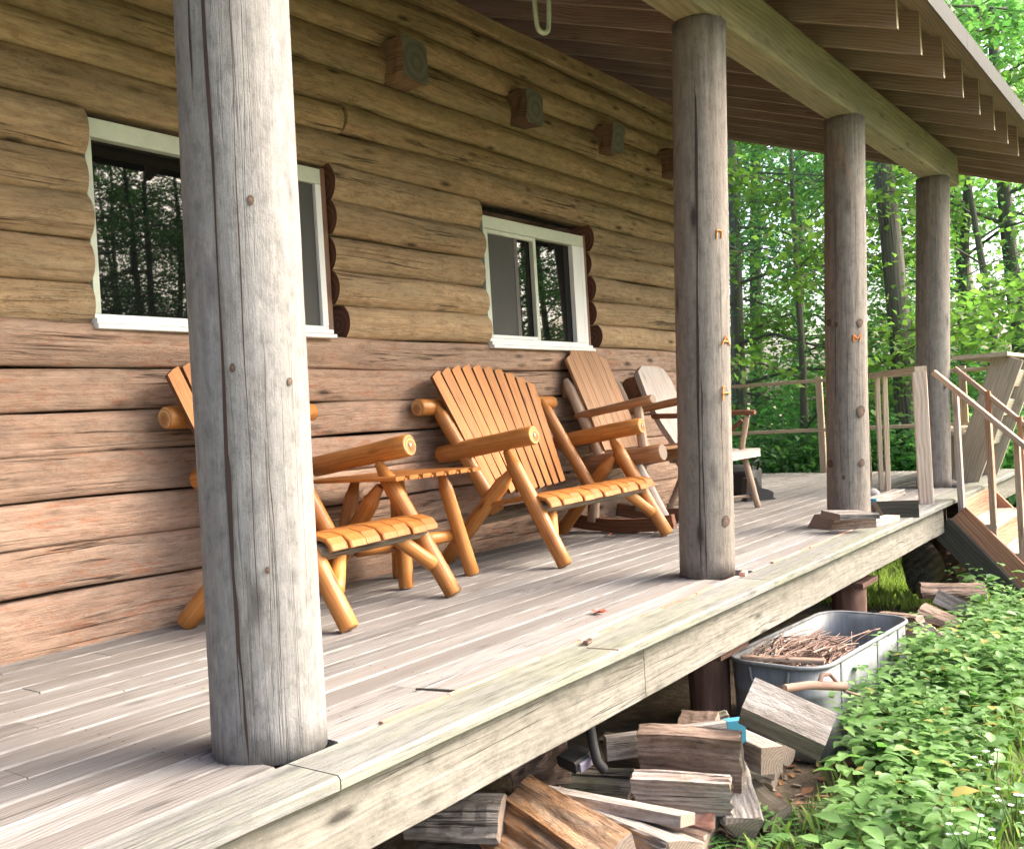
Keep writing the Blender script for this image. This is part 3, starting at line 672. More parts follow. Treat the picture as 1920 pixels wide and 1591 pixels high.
BZ = 2.755
t1 = at(437, 0, y=2.09); k = (BZ - 0) / t1.z
b1 = V((1.745, 2.15, 0)); top1 = b1 + (V((t1.x, 2.09, t1.z)) - b1) * (BZ / t1.z)
post(b1, top1, 0.154, 'post', ((-.42, -.50, .02, .99, .0085), (-.36, -.47, .0, .33, .009), (-.72, -.74, .62, .99, .005), (-.1, -.06, .1, .95, .003), (.25, .2, .05, .4, .002)), 'thick pale grey log post nearest the camera, in front of the large window', knots=((-.35, 2.26, .012), (.35, 2.3, .01), (.12, 1.44, .014), (-.3, 1.02, .012), (.62, .98, .011), (.1, .5, .01)))
post((4.585, 2.18, 0), (4.62, 2.07, BZ), 0.138, 'post_brown', ((-.22, -.12, 0, .99, .012), (-.02, -.1, .0, .38, .006), (.6, .62, .1, .6, .003)), 'brown grey log post with a long dark crack, in front of the grey plank chair', knots=((.7, .28, .03), (-.3, 2.2, .022)),
     marks=((.62, 1.69, MK_N, .02), (.82, 1.17, MK_A, .022), (.78, .91, MK_F, .026)))
post((6.66, 2.11, 0), (6.9, 2.06, BZ), 0.139, 'post_brown', ((.05, .0, .0, .55, .003), (-.5, -.45, .2, .9, .003)), 'brown knotty log post with offcuts stacked at its foot', marks=((.48, 1.25, MK_M, .024),), knots=((.64, 1.35, .03), (.62, .76, .042), (.64, .42, .028), (-.8, 1.37, .026), (-.46, 1.35, .018), (-.8, .42, .028), (-.2, .33, .016), (.3, 2.05, .022)))
post((9.46, 2.21, 0), (9.4, 2.06, BZ), 0.145, 'post_brown', ((-.2, -.22, .1, .6, .003),), 'farthest log post, behind the white stair newel', knots=((-.1, 2.0, .026), (.7, .9, .02)))

# ================================================================== porch roof
SL = 0.36
roof = thing('porch_roof', (5, 2.5, 3.0), 'shed roof over the porch with bare rafters and a log beam', 'roof')
def raf_z(y): return 2.84 + SL * (y - 1.38)        # underside of the rafters
bm_ = MB(); bm_.board((LX0, 2.05, BZ + .145), (4.63, 2.05, BZ + .145), 0.2, 0.285, n=10, jit=.003, bev=.014); bm_.board((4.634, 2.05, BZ + .143), (9.95, 2.05, BZ + .143), 0.2, 0.285, n=10, jit=.003, bev=.014)
bm_.build('beam', ['beam'], roof)
YR = 7.0
dv = V((0, 1, SL)).normalized(); nv = V((0, -SL, 1)).normalized()
for k in range(-13, 11):
    x = 5.65 + 0.55 * k + random.uniform(-.01, .01)
    a = MB(); ya = 1.38 + random.uniform(-.012, .012)
    zo = 0.2355 / 2 / nv.z
    # plumb-cut tail: quad profile in the y-z plane
    zz = lambda y: raf_z(y)
    hgt = 0.2355 / nv.z
    off = V((random.uniform(0, 50), random.uniform(0, 50), random.uniform(0, 50))); rn = random.random()
    ys = [ya, 1.9, 2.6, 3.4, 4.4, YR]
    rr = []
    for yy in ys:
        rr.append([a.addv((x + sx * .0195, yy, zz(yy) + h_), V((yy * 1.06, sx * .0195, h_)) + off, rn) for (sx, h_) in ((-1, 0), (1, 0), (1, hgt), (-1, hgt))])
    for i in range(len(ys) - 1):
        for j in range(4): a.face((rr[i][j], rr[i + 1][j], rr[i + 1][(j + 1) % 4], rr[i][(j + 1) % 4]), 0)
    i0 = [a.addv(a.v[q], a.gc[q], rn) for q in rr[0]]; a.face(i0, 1); a.face(rr[-1][::-1], 0)
    a.build('rafter', ['rafter', 'fresh'], roof)
st = raf_z(0) + 0.2355 / nv.z + .001
sh = MB(); yy = 1.262
while yy < YR:
    w = 0.185 * nv.z
    for (xa, xb) in ((LX0 - .2, 4.0 + random.uniform(-1.5, 1.5)), (None, 11.42)):
        if xa is None: xa = xl + .003
        xl = xb
        zc_ = st + SL * (yy + w / 2) + .0095
        sh.board((xa, yy + w / 2, zc_), (xb, yy + w / 2, zc_), 0.182, 0.018, up=nv, n=3, bev=.003)
    yy += w
sh.build('roof_sheathing', 'sheath', roof)
rf = MB(); z0 = st + .022
P = [V((LX0 - .25, 1.225, z0 + SL * 1.225)), V((11.47, 1.225, z0 + SL * 1.225)), V((11.47, YR, z0 + SL * YR)), V((LX0 - .25, YR, z0 + SL * YR))]
lo = [rf.addv(p, p, .5) for p in P]; hi = [rf.addv(p + V((0, 0, .012)), p, .5) for p in P]
rf.face(lo[::-1]); rf.face(hi)
for j in range(4): rf.face((lo[j], lo[(j + 1) % 4], hi[(j + 1) % 4], hi[j]))
# far slope of the main roof
q = [V((LX0 - .25, YR, z0 + SL * YR)), V((11.47, YR, z0 + SL * YR)), V((11.47, 13, z0 + SL * (2 * YR - 13))), V((LX0 - .25, 13, z0 + SL * (2 * YR - 13)))]
ids = [rf.addv(p + V((0, 0, .006)), p, .5) for p in q]; rf.face(ids)
rf.build('roofing', 'roofing', roof)
fl = MB(); x = LX0 - .25
ztop = z0 + SL * 1.225 + .01
while x < 11.4:
    x2 = min(11.47, x + 1.52)
    fl.board((x, 1.216, ztop - .06), (x2 - .004, 1.216, ztop - .06), 0.006, 0.125, n=2, bev=.001)
    x = x2
fl.build('drip_edge', 'metal_edge', roof)
bg = MB(); bg.board((11.44, 1.3, raf_z(1.3) + .12), (11.44, YR, raf_z(YR) + .12), 0.03, 0.2, up=nv, n=4); bg.build('barge_board', 'rafter', roof)
# pale tube hook hanging from a rafter
hk = MB(); ys_ = 2.6; c0 = V((4.03, 2.6, 2.735))
pts = [V((4.0, 2.63, 3.3)), V((4.0, 2.63, 3.0)), V((4.0, 2.628, 2.8))]
for i in range(7):
    a = math.pi + math.pi * i / 6; pts.append(V((4.03 + .032 * math.cos(a), 2.61 + .012 * math.cos(a) * -1, 2.735 + .032 * math.sin(a))))
pts += [V((4.068, 2.595, 2.8)), V((4.075, 2.59, 3.0)), V((4.075, 2.59, 3.3))]
hk.tube(pts, .0125, 10)
tag(hk.build('hanging_tube_loop', 'hook', origin=(4.03, 2.61, 3.0)), 'pale green white tube bent in a loop hanging from the porch rafters', 'hook')

# ================================================================== furniture helpers
def chair_parts(o, legs, arms, rails, seat, backs, posts, mats):
    pass
TIP = (0.09, 0.5)
def slat_seat(o, x0, x1, prof, mat, lap=0.0):
    """slats run along x; prof: list of (y, z) from front lip to rear, one slat between neighbours."""
    b_ = MB(); n = max(5, round((x1 - x0) / .118)); w = (x1 - x0) / n
    for i in range(n):
        xc = x0 + (i + .5) * w; k = random.uniform(-.004, .004)
        pts = [V((xc, y - (.012 if j < 2 else 0) * (1 if i % 2 else 0), z + k * .5)) for j, (y, z) in enumerate(prof)]
        hw_ = (w - .009) / 2
        b_.sweep(pts, [(-hw_, -.008), (-hw_ + .004, -.011), (hw_ - .004, -.011), (hw_, -.008), (hw_, .006), (hw_ - .006, .011), (-hw_ + .006, .011), (-hw_, .006)][::-1], V((0, 0, 1)), 0, None, False)
    return b_.build('seat', mat, o, local=True)
def fan_back(o, n, b0, b1, y0, z0, y1, ztop_c, ztop_e, wtop, wbot, mat, gap=.006, sh=0, shb=0, tl=0):
    """slats fanning from the seat to an arched top."""
    b_ = MB(); up = V((0, -(ztop_c - z0), (y1 - y0))).normalized()    # slat normal, facing the sitter
    for i in range(n):
        f = (i + .5) / n * 2 - 1; f0 = i / n * 2 - 1; f1 = (i + 1) / n * 2 - 1
        zt = ztop_c - (ztop_c - ztop_e) * f * f - tl * f
        k = (zt - z0) / (ztop_c - z0)
        yt = y0 + (y1 - y0) * k
        xb = f * wbot / 2 + shb; xt = f * (wbot + (wtop - wbot) * k) / 2 + shb + (sh - shb) * k
        za = z0 + 0.02 * f * f
        wb = wbot / n - gap; wt = (wbot + (wtop - wbot) * k) / n - gap
        # outline with slanted top
        d_ = V((xt - xb, yt - y0, zt - za)); L = d_.length
        sl = -(ztop_c - ztop_e) * 2 * f / n * .5 - tl / n * .5
        e2 = d_.normalized(); nn = V((0, -1, (y1 - y0) / (ztop_c - z0))).normalized(); e1 = e2.cross(nn).normalized()
        if e1.x < 0: e1 = -e1
        b_.prism([(-wb / 2, 0), (wb / 2, 0), (wt / 2, L * .5 + 0), (wt / 2, L + sl), (0, L + .004), (-wt / 2, L - sl), (-wt / 2, L * .5)], (xb, y0, za), e1, e2, .02, 0, 1, 1)
    return b_.build('backrest', [mat, 'groove'], o, local=True)

def log_armchair(name, loc, rz, hw, label, cat, n_slats, seat_w, back_w, ay_=.15, ly=.37, bsh=0, csh=0, bl=0, psh=0):
    """varnished pine log chair / settee. Origin: floor, mid-point of the front feet; +y towards the wall."""
    o = thing(name, loc, label, cat, 'varnished pine log porch furniture', rz)
    E_ = ['pine', 'pine_end']
    for s in (-1, 1):
        a = MB(); a.log((s * hw, 0, 0.012), (s * (hw - .02), ly, .665), .044, .046, m=0, mend=1, tip1=TIP, wob=.03); a.build('leg', E_, o, local=True)
        a = MB(); a.log((s * (hw + (.13 if s < 0 and hw < .5 else .01)), .84, 0.016), (s * (hw - .045), ly - .02, .55), .046, .046, m=0, mend=1, tip1=TIP, wob=.03); a.build('leg', E_, o, local=True)
        a = MB(); a.log((s * (hw + .005), .84, .655), (s * (hw + .01), ay_, .748), .052, .056, m=0, mend=1, n=9, wob=.03); ar = a.build('armrest', E_, o, local=True)
        dd = V((0, ay_ - .84, .093)).normalized(); c = MB(); c.log(V((s * (hw + .01), ay_, .748)) + dd * .001, V((s * (hw + .01), ay_, .748)) + dd * .005, .011, n=3, seg=10); c.build('screw', 'steel', ar, local=True)
        a = MB(); a.log((s * (hw - .085) + psh * (s > 0), .5, .3), (s * (hw - .075) + csh + psh * (s > 0), .81, .965), .044, .04, m=0, mend=1, tip1=(.07, .55), wob=.03); a.build('back_post', E_, o, local=True)
        a = MB(); a.log((s * (hw - .03), .09, .16), (s * (hw - .21), .21, .335), .036, .036, m=0, mend=1, wob=.03); a.build('brace', E_, o, local=True)
    a = MB(); a.log((-hw - .05 + csh, .84, .945), (hw + .13 + csh, .84, .945), .052, .046, n=10, m=0, mend=1, wob=.03); a.build('crossbar', E_, o, local=True)
    a = MB(); a.log((-hw + .0, .175, .325), (hw + .0, .175, .325), .046, .046, n=9, m=0, mend=1, wob=.06, squash=.85); a.build('front_rail', ['bark', 'pine_end'], o, local=True)
    a = MB(); a.log((-hw + .03, .6, .27), (hw - .03, .6, .27), .042, n=8, m=0, mend=1); a.build('rear_rail', ['bark', 'pine_end'], o, local=True)
    pr = [(.078, .335), (.085, .358), (.105, .38), (.16, .394), (.24, .393), (.32, .383), (.4, .37), (.48, .355), (.56, .34)]
    slat_seat(o, -hw - .005, hw + .005, pr, 'pine_slat')
    fan_back(o, n_slats, 0, 0, .585, .39, .80, 1.185, 1.09, back_w[1], back_w[0], 'pine_slat', gap=.024, sh=bsh, shb=bl, tl=.035)
    return o
# settee: feet at (4.655, 3.08) and (5.82, 3.0)
log_armchair('log_settee', (5.26, 3.06, 0), R(2.0), .665, 'wide orange pine log settee with a fan back of ten slats', 'settee', 10, 1.2, (.86, 1.13), bsh=-.25, csh=-.14, bl=-.08)
log_armchair('log_chair', (3.29, 3.05, 0), R(6), .395, 'orange pine log armchair half hidden behind the nearest grey post', 'chair', 6, .68, (.46, .64), ay_=.22, ly=.4, bsh=-.3, csh=-.12, bl=-.15, psh=-.2)

# side table between them
tb = thing('log_side_table', (3.93, 3.62, 0), 'small orange pine side table between the armchair and the settee', 'table', 'varnished pine log porch furniture')
ft = [(3.775, 3.49), (4.24, 3.42), (4.05, 3.79), (3.55, 3.80)]
cx_, cy_ = 3.9, 3.6
for (x, y) in ft:
    a = MB(); tx, ty = cx_ + (x - cx_) * .62, cy_ + (y - cy_) * .6
    a.log((x, y, .006), (tx, ty, .57), .041, .038, m=0, mend=1, tip1=(.07, .6), wob=.03); a.build('leg', ['pine', 'pine_end'], tb)
a = MB(); a.log((3.56, 3.62, .225), (4.17, 3.5, .225), .034, m=0, mend=1); a.build('stretcher', ['pine', 'pine_end'], tb)
a = MB(); a.log((3.7, 3.76, .2), (4.1, 3.6, .2), .034, m=0, mend=1); a.build('stretcher', ['pine', 'pine_end'], tb)
a = MB()
nsl = 7
for i in range(nsl):
    f_ = (i + .5) / nsl - .5
    p0 = V((3.56, 3.36, .595)); p1 = V((4.16, 3.30, .592))
    # slats run away from the wall-parallel front edge
    a.board((3.47 + i * .1, 3.80, .588), (3.565 + i * .1, 3.29, .588), .085, .02, n=2, bev=.004)
    if i < nsl - 1: a.board((3.52 + i * .1, 3.80, .582), (3.615 + i * .1, 3.294, .582), .03, .012, n=2, bev=.002, m=1)
a.build('tabletop', ['pine_slat', 'pine'], tb)

# rocking chair with slatted back
rk = thing('rocking_chair', (6.0, 3.1, 0), 'brown slatted rocking chair with dark runners, beside the settee', 'rocking chair')
for s, xx in ((-1, 5.74), (1, 6.40)):
    a = MB(); pts = []
    for i in range(9):
        k = i / 8; yy = 2.98 + .8 * k; pts.append(V((xx + .05, yy, .045 + .09 * (k - .5) ** 2 * 1.6)))
    a.sweep(pts, [(-.022, -.045), (.022, -.045), (.022, .045), (-.022, .045)][::-1], V((0, 0, 1)), 0, None, False); a.build('runner', 'rocker_dark', rk)
    a = MB(); a.log((xx + .03, 3.66, .8), (xx + .05, 3.08, .885), .045, .05, m=0, mend=1, squash=.6); a.build('armrest', ['rocker', 'fw_end'], rk)
    a = MB(); a.log((xx + .05, 3.2, .87), (xx + .05, 3.17, .5), .032, m=0, tip0=(.05, .6)); a.build('arm_post', 'rocker_grey', rk)
    a = MB(); a.log((xx + .05, 3.27, .5), (xx + .07, 3.05, .075), .045, .04, m=0); a.build('leg', 'silver' if s < 0 else 'rocker_grey', rk)
    a = MB(); a.log((xx + .05, 3.55, .46), (xx + .05, 3.6, .07), .04, m=0); a.build('leg', 'rocker_grey', rk)
    a = MB(); a.log((xx + .02, 3.62, .46), (xx + .03, 3.02, .535), .062, .058, m=0, mend=1); a.build('seat_rail', ['rocker', 'fw_end'], rk)
    a = MB(); a.log((xx + .04, 3.46, .42), (xx + .03, 3.74, 1.06), .038, m=0, tip1=(.06, .6)); a.build('back_post', 'rocker_grey', rk)
a = MB()
for i in range(6): a.board((5.78, 3.12 + i * .075, .55 - i * .008), (6.42, 3.12 + i * .075, .55 - i * .008), .068, .02, n=2)
a.build('seat', 'rocker', rk)
a = MB(); a.board((5.78, 3.76, .98), (6.42, 3.76, .98), .04, .09, up=V((0, 0, 1))); a.build('back_rail', 'rocker', rk); a = MB(); a.board((5.78, 3.57, .58), (6.42, 3.57, .58), .04, .07); a.build('back_rail', 'rocker', rk)
a = MB(); e2 = V((0, .30, .72)).normalized(); L = .77
for i in range(6):
    f_ = (i + .5) / 6 * 2 - 1; w_ = .088; zt = L - .05 * f_ ** 4 - (0.03 if abs(f_) > .8 else 0); sl = -.012 * f_ * 2
    a.prism([(-w_ / 2, 0), (w_ / 2, 0), (w_ / 2, zt + sl), (0, zt + .003), (-w_ / 2, zt - sl)], (6.05 + f_ * .275, 3.47, .555), (1, 0, 0), e2, .02, 0, None, 1)
a.build('backrest', 'rocker', rk)

sc_r = 1.045; rk.location = (rk.location.x * sc_r, rk.location.y * sc_r - .02, 0); rk.scale = (sc_r, sc_r, sc_r)

# grey plank chair, half hidden behind the second post
pc = thing('plank_chair', (7.15, 3.3, 0), 'weathered grey plank chair at the far end, behind the cracked post', 'chair')
a = MB(); e2 = V((.04, .42, 1)).normalized(); e1 = V((1, 0, 0))
a.prism([(-.10, 0), (.12, 0), (.2, .12), (.235, .3), (.25, .62), (.2, .72), (.1, .745), (-.15, .75), (-.25, .7), (-.27, .5), (-.22, .25)], (7.02, 3.46, .5), e1, e2, .045, 0, None, 1); a.build('backrest', 'silver', pc)
a = MB(); a.prism([(-.42, -.2), (-.3, -.24), (.3, -.24), (.44, -.18), (.47, 0), (.42, .2), (.3, .25), (-.34, .25), (-.44, .1)], (7.3, 3.32, .455), (1, 0, 0), (0, 1, 0), .06); a.build('seat', 'silver', pc)
for (x0, y0, x1, y1) in ((7.05, 3.2, 6.92, 3.06), (7.55, 3.2, 7.68, 3.16), (7.05, 3.45, 6.95, 3.62), (7.52, 3.45, 7.62, 3.62)):
    a = MB(); a.log((x1, y1, .005), (x0, y0, .43), .026, m=0); a.build('leg', 'rocker_grey', pc)
a = MB(); a.log((7.66, 3.2, .1), (6.94, 3.6, .1), .014); a.build('stretcher', 'rocker_grey', pc)
for xx in (6.78, 7.52):
    a = MB(); a.log((xx, 3.6, .80), (xx + .02, 3.08, .78), .03, m=0, squash=.7); a.build('armrest', 'rocker_dark', pc)
    a = MB(); a.log((xx + .02, 3.15, .76), (xx + .1, 3.25, .47), .024, m=0); a.build('arm_post', 'rocker_grey', pc)
    a = MB(); a.log((xx + .03, 3.2, .72), (xx + .06, 3.5, .5), .018, m=0); a.build('arm_brace', 'rocker_dark', pc)
a = MB(); a.log((6.8, 3.86 - .07, 1.02), (7.1, 3.86 - .09, 1.06), .09, .08, m=0); a.build('headrest_log', 'rocker_dark', pc)

# black bag and boot near the house corner
def blob(name, c, sx, sy, sz, mat, label, cat, sub=3, seed=1, group=None, flat=0.5):
    import bmesh
    bmh = bmesh.new(); bmesh.ops.create_icosphere(bmh, subdivisions=sub, radius=1.0)
    rr = random.Random(seed); ph = [rr.uniform(0, 6) for _ in range(6)]
    for v in bmh.verts:
        p = v.co.copy(); k = 1 + .12 * math.sin(p.x * 3 + ph[0]) * math.sin(p.y * 3 + ph[1]) + .08 * math.sin(p.z * 5 + ph[2] + p.x * 4)
        q = V((abs(p.x) ** flat * (1 if p.x > 0 else -1), abs(p.y) ** flat * (1 if p.y > 0 else -1), abs(p.z) ** flat * (1 if p.z > 0 else -1)))
        v.co = V((q.x * sx * k, q.y * sy * k, max(-sz, q.z * sz * k)))
    me = bpy.data.meshes.new(name); bmh.to_mesh(me); bmh.free(); me.materials.append(M[mat]); me.polygons.foreach_set('use_smooth', [True] * len(me.polygons))
    n_ = len(me.vertices)
    for nm in ('gc', 'ec'):
        at_ = me.attributes.new(nm, 'FLOAT_VECTOR', 'POINT'); buf = np.zeros(n_ * 3, dtype=np.float32); me.vertices.foreach_get('co', buf); at_.data.foreach_set('vector', buf + seed * 3.1)
    me.attributes.new('rnd', 'FLOAT', 'POINT').data.foreach_set('value', np.full(n_, .5, dtype=np.float32))
    ob = bpy.data.objects.new(name, me); COL.objects.link(ob); ob.location = (c[0], c[1], c[2] + sz)
    return tag(ob, label, cat, group)
bag = blob('black_bag', (8.75, 3.75, 0.0), .2, .16, .13, 'black', 'black cloth bag lying on the sunny deck past the plank chair', 'bag', seed=4)
hb = MB(); hb.tube([V((8.62, 3.62, .2)), V((8.6, 3.58, .3)), V((8.72, 3.56, .33)), V((8.84, 3.6, .3)), V((8.86, 3.64, .2))], .012, 6); hb.build('handle', 'black', bag)
bt = thing('black_boot', (8.27, 3.4, 0), 'single black boot standing beside the black bag', 'boot')
a = MB(); a.prism([(-.13, 0), (.13, 0), (.135, .05), (.08, .08), (0, .1), (-.03, .19), (-.12, .19), (-.135, .06)], (8.27, 3.4, .012), V((.8, -.6, 0)), (0, 0, 1), .085, smooth=False); a.build('upper', 'black', bt)
a = MB(); a.prism([(-.14, 0), (.145, 0), (.15, .012), (-.142, .012)], (8.27, 3.4, 0.0), V((.8, -.6, 0)), (0, 0, 1), .095); a.build('sole', 'black', bt)

# ================================================================== railings, stairs, bench
rl = thing('stair_side_railing', (8.0, 1.92, 0), 'short railing with a pale pinkish square newel at the head of the stairs', 'railing')
PX = V((7.985, 1.925, 0)); PE = V((9.7, 2.86, 0)); rdir = (PE - PX).normalized()
a = MB(); a.board(PX + V((0, 0, .0)), PX + V((0, 0, 1.02)), .105, .105, up=V((-.95, -.3, 0)), bev=.004); a.build('newel_post', 'newpost', rl)
a = MB(); a.board(PX + V((0, 0, 1.04)) - rdir * .05, PE + V((0, 0, 1.045)), .09, .04, n=3, bev=.004); a.build('top_rail', 'rail', rl)
for p, q in ((V((9.24, 2.61, 0)), V((9.19, 2.58, 1.02))), (V((9.02, 2.49, 0)), V((8.92, 2.44, 1.02))), (V((9.62, 2.82, 0)), V((9.62, 2.82, 1.02)))):
    a = MB(); a.board(p, q, .04, .04, up=V((-.85, -.5, 0)), bev=.003); a.build('baluster', 'rail', rl)
fr_ = thing('far_railing', (11.4, 4, 0), 'thin two bar railing along the far edge of the deck', 'railing')
for z in (1.075, .50):
    a = MB(); a.board((11.38, 1.86, z), (11.38, 6.95, z), .04, .04, n=4, jit=.004); a.build('rail_bar', 'rail', fr_)
for y in (2.31, 3.86, 5.4, 6.9):
    a = MB(); a.board((11.40, y, 0), (11.40, y, 1.12), .075, .04, up=V((-1, 0, 0))); a.build('rail_post', 'rail', fr_)

sr = thing('porch_stairs', (8.85, 1.5, GZ), 'wooden stairs with two sloping handrails going down from the deck', 'stairs')
SX0, SX1 = 8.27, 9.52
for xx, mt in ((SX0, 'stair_red'), (SX1, 'stair_red')):
    a = MB(); up = V((0, -1, 1.12)).normalized()
    a.board((xx, 1.80, -0.135), (xx, 1.06, -0.96), .042, .26, up=V((0, -1.0, .9)).normalized() if False else V((0, -.745, .668)), n=3, bev=.004); a.build('stringer', 'stair_red', sr)
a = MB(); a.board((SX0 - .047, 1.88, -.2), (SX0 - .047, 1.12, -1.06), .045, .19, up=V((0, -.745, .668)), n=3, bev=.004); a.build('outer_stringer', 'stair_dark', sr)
for i, (yy, zz_) in enumerate(((1.66, -.21), (1.43, -.43), (1.2, -.65))):
    a = MB(); a.board((SX0 + .022, yy - .03, zz_), (SX1 - .022, yy - .03, zz_), .27, .036, n=3); a.build('tread', 'bench', sr)
    a = MB(); a.board((SX0 + .022, yy + .09, zz_ + .11), (SX1 - .022, yy + .09, zz_ + .11), .02, .18, n=2); a.build('riser', 'stair_red', sr)
for xx, pa, pb in ((SX0 + .0, at(1750, 697, x=8.2), at(1935, 847, x=8.25)), (SX1, at(1790, 690, x=9.5), at(1935, 807, x=9.5))):
    a = MB(); a.board(pa, pb + (pb - pa) * .35, .085, .038, up=V((0, -.7, .7)), n=3, bev=.004); a.build('handrail', 'rail_brown', sr)
def hr_z(pa, pb, y): return pa.z + (pb.z - pa.z) * (y - pa.y) / (pb.y - pa.y)
pa, pb = at(1750, 697, x=8.2), at(1935, 847, x=8.25)
for i, yy in enumerate((1.745, 1.52, 1.33)):
    zb = -.20 - (1.80 - yy) * 1.08 + .0
    a = MB(); a.board((SX0 + .055, yy, zb - .03), (SX0 + .055, yy, hr_z(pa, pb, yy) - .025), .042, .07, up=V((-1, 0, 0)), bev=.003); bo = a.build('baluster', 'silver' if i == 0 else 'rail_brown', sr)
    c = MB()
    for dz in (.02, .13):
        c.log((SX0 + .02, yy, zb + dz), (SX0 + .012, yy, zb + dz), .009, n=3, seg=8)
    c.build('bolt', 'steel', bo)
pa2, pb2 = at(1790, 690, x=9.5), at(1935, 807, x=9.5)
for yy in (1.72, 1.48):
    a = MB(); a.board((SX1 - .04, yy, -.30 - (1.8 - yy) * 1.05), (SX1 - .04, yy, hr_z(pa2, pb2, yy) + .04), .04, .06, up=V((-1, 0, 0)), bev=.003); a.build('baluster', 'stair_red', sr)

bn = thing('deck_bench', (10.4, 2.0, 0), 'built in deck bench with a slanting plank back and flat cap board', 'bench')
a = MB(); a.board((9.62, 1.80, 1.155), (11.4, 1.80, 1.155), .46, .035, n=3, bev=.004); a.build('cap_board', 'bench', bn)
for xx in (9.86, 10.75):
    a = MB(); a.board((xx, 2.04, 0.0), (xx, 1.60, 1.137), .25, .04, up=V((-1, 0, 0)), bev=.004); a.build('back_support', 'bench', bn)
    a = MB(); a.board((xx + .04, 2.32, 0.0), (xx + .04, 2.32, .445), .09, .04, up=V((-1, 0, 0))); a.build('seat_leg', 'bench', bn)
a = MB()
for i in range(3): a.board((9.8, 2.08 + i * .145, .465), (11.3, 2.08 + i * .145, .465), .138, .038, n=2, bev=.004)
a.build('seat', 'rail', bn)
a = MB()
for i in range(3): 
    k = .35 + i * .24; a.board((9.9, 2.04 - .44 * k - .035, 1.137 * k), (11.35, 2.04 - .44 * k - .035, 1.137 * k), .03, .16, up=V((0, -.44, 1.137)), n=2)
a.build('back_plank', 'bench', bn)

# ================================================================== offcuts by the third post
def single(mb, name, mats, origin, label, cat, group=None):
    return tag(mb.build(name, mats, origin=origin), label, cat, group)
G_OFF = 'lumber offcuts at the foot of the third post'
def hull_block(name, mats, corners, label, cat, group=None, grain_axis=0):
    """a block from 8 corners: bottom four then top four (same order)."""
    a = MB(); off = V((random.uniform(0, 50),) * 3); rn = random.random(); c = [V(p) for p in corners]
    o = sum(c, V((0, 0, 0))) / 8
    ex = (c[1] - c[0]).normalized()
    def q(i):
        d_ = c[i] - c[0]; u = d_.dot(ex); v = (d_ - ex * u); return V((u, math.hypot(v.x, v.y), d_.z))
    for fc_, mm in (((3, 2, 1, 0), 0), ((4, 5, 6, 7), 0), ((0, 1, 5, 4), 0), ((2, 3, 7, 6), 0), ((1, 2, 6, 5), 1), ((3, 0, 4, 7), 1)):
        a.face([a.addv(c[i], q(i) + off, rn, q(i)) for i in fc_], mm if len(mats) > 1 else 0)
    ob = a.build(name, mats, origin=o)
    md = ob.modifiers.new('edge', 'BEVEL'); md.width = .004; md.segments = 2
    return tag(ob, label, cat, group)
def block_px(name, mats, pL, pR, z0, h, depth, label, cat, group=None, back=V((.25, .97, 0)), taper=0.0, dz=0.0):
    """block whose near lower edge runs between two photo pixels at height z0."""
    A, B = at(pL[0], pL[1], z=z0), at(pR[0], pR[1], z=z0)
    bk = back.normalized() * depth; t = (B - A).normalized() * taper; H = V((0, 0, h)); D = V((0, 0, dz))
    return hull_block(name, mats, [A, B, B + bk + D, A + bk + D, A + t + H, B - t * 0 + H, B + bk + H + D, A + bk + t + H + D], label, cat, group)
block_px('lumber_offcut', ['fw_brown', 'fw_end'], (1555, 993), (1644, 990), .001, .085, .22, 'brown angled offcut lying lowest at the foot of the knotty post', 'offcut', G_OFF, back=V((.5, .8, 0)), taper=.05)
A_ = at(1575, 975, z=.09); B_ = at(1650, 972, z=.09); bk = V((.14, .17, 0))
hull_block('lumber_offcut', ['fw_grey', 'fw_end'], [A_, B_, B_ + bk, A_ + bk, A_ + V((.01, 0, .035)), B_ + V((-.0, 0, .03)), B_ + bk + V((-.02, 0, .04)), A_ + bk + V((.02, 0, .045))], 'grey thin offcut resting on top of the brown angled offcut', 'offcut', G_OFF)
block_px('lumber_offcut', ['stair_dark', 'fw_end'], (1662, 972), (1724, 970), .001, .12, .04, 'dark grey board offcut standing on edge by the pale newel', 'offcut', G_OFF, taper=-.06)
block_px('lumber_offcut', ['fw_white', 'fw_end'], (1644, 988), (1688, 978), .001, .045, .1, 'small pale splintered offcut beside the brown angled one', 'offcut', G_OFF)
A_ = at(1634, 940, z=.1); B_ = at(1686, 922, z=.12)
a = MB(); a.board(A_, B_, .09, .045, n=2, bev=.003); bo = single(a, 'lumber_offcut', ['fw_grey'], A_, 'grey board offcut with a teal painted end behind the brown one', 'offcut', G_OFF)
a = MB(); dd = (A_ - B_).normalized(); a.board(A_ + dd * .003, A_ + dd * .02, .091, .046, n=2, bev=.002); a.build('painted_end', 'teal', bo)
a = MB(); a.log(at(1668, 945, z=.02) + V((0, .1, .03)), at(1668, 945, z=.02) + V((.45, .25, .03)), .055, n=4, seg=16); single(a, 'stove_pipe', ['potmetal'], at(1668, 945, z=.02), 'short grey metal pipe lying behind the dark offcut', 'pipe')
sup = MB(); q = at(1655, 950, z=.03); sup.board(q + V((0, .05, .0)), q + V((.3, .1, .0)), .1, .058); single(sup, 'lumber_offcut', ['fw_brown'], q, 'brown offcut under the teal ended board', 'offcut', G_OFF)

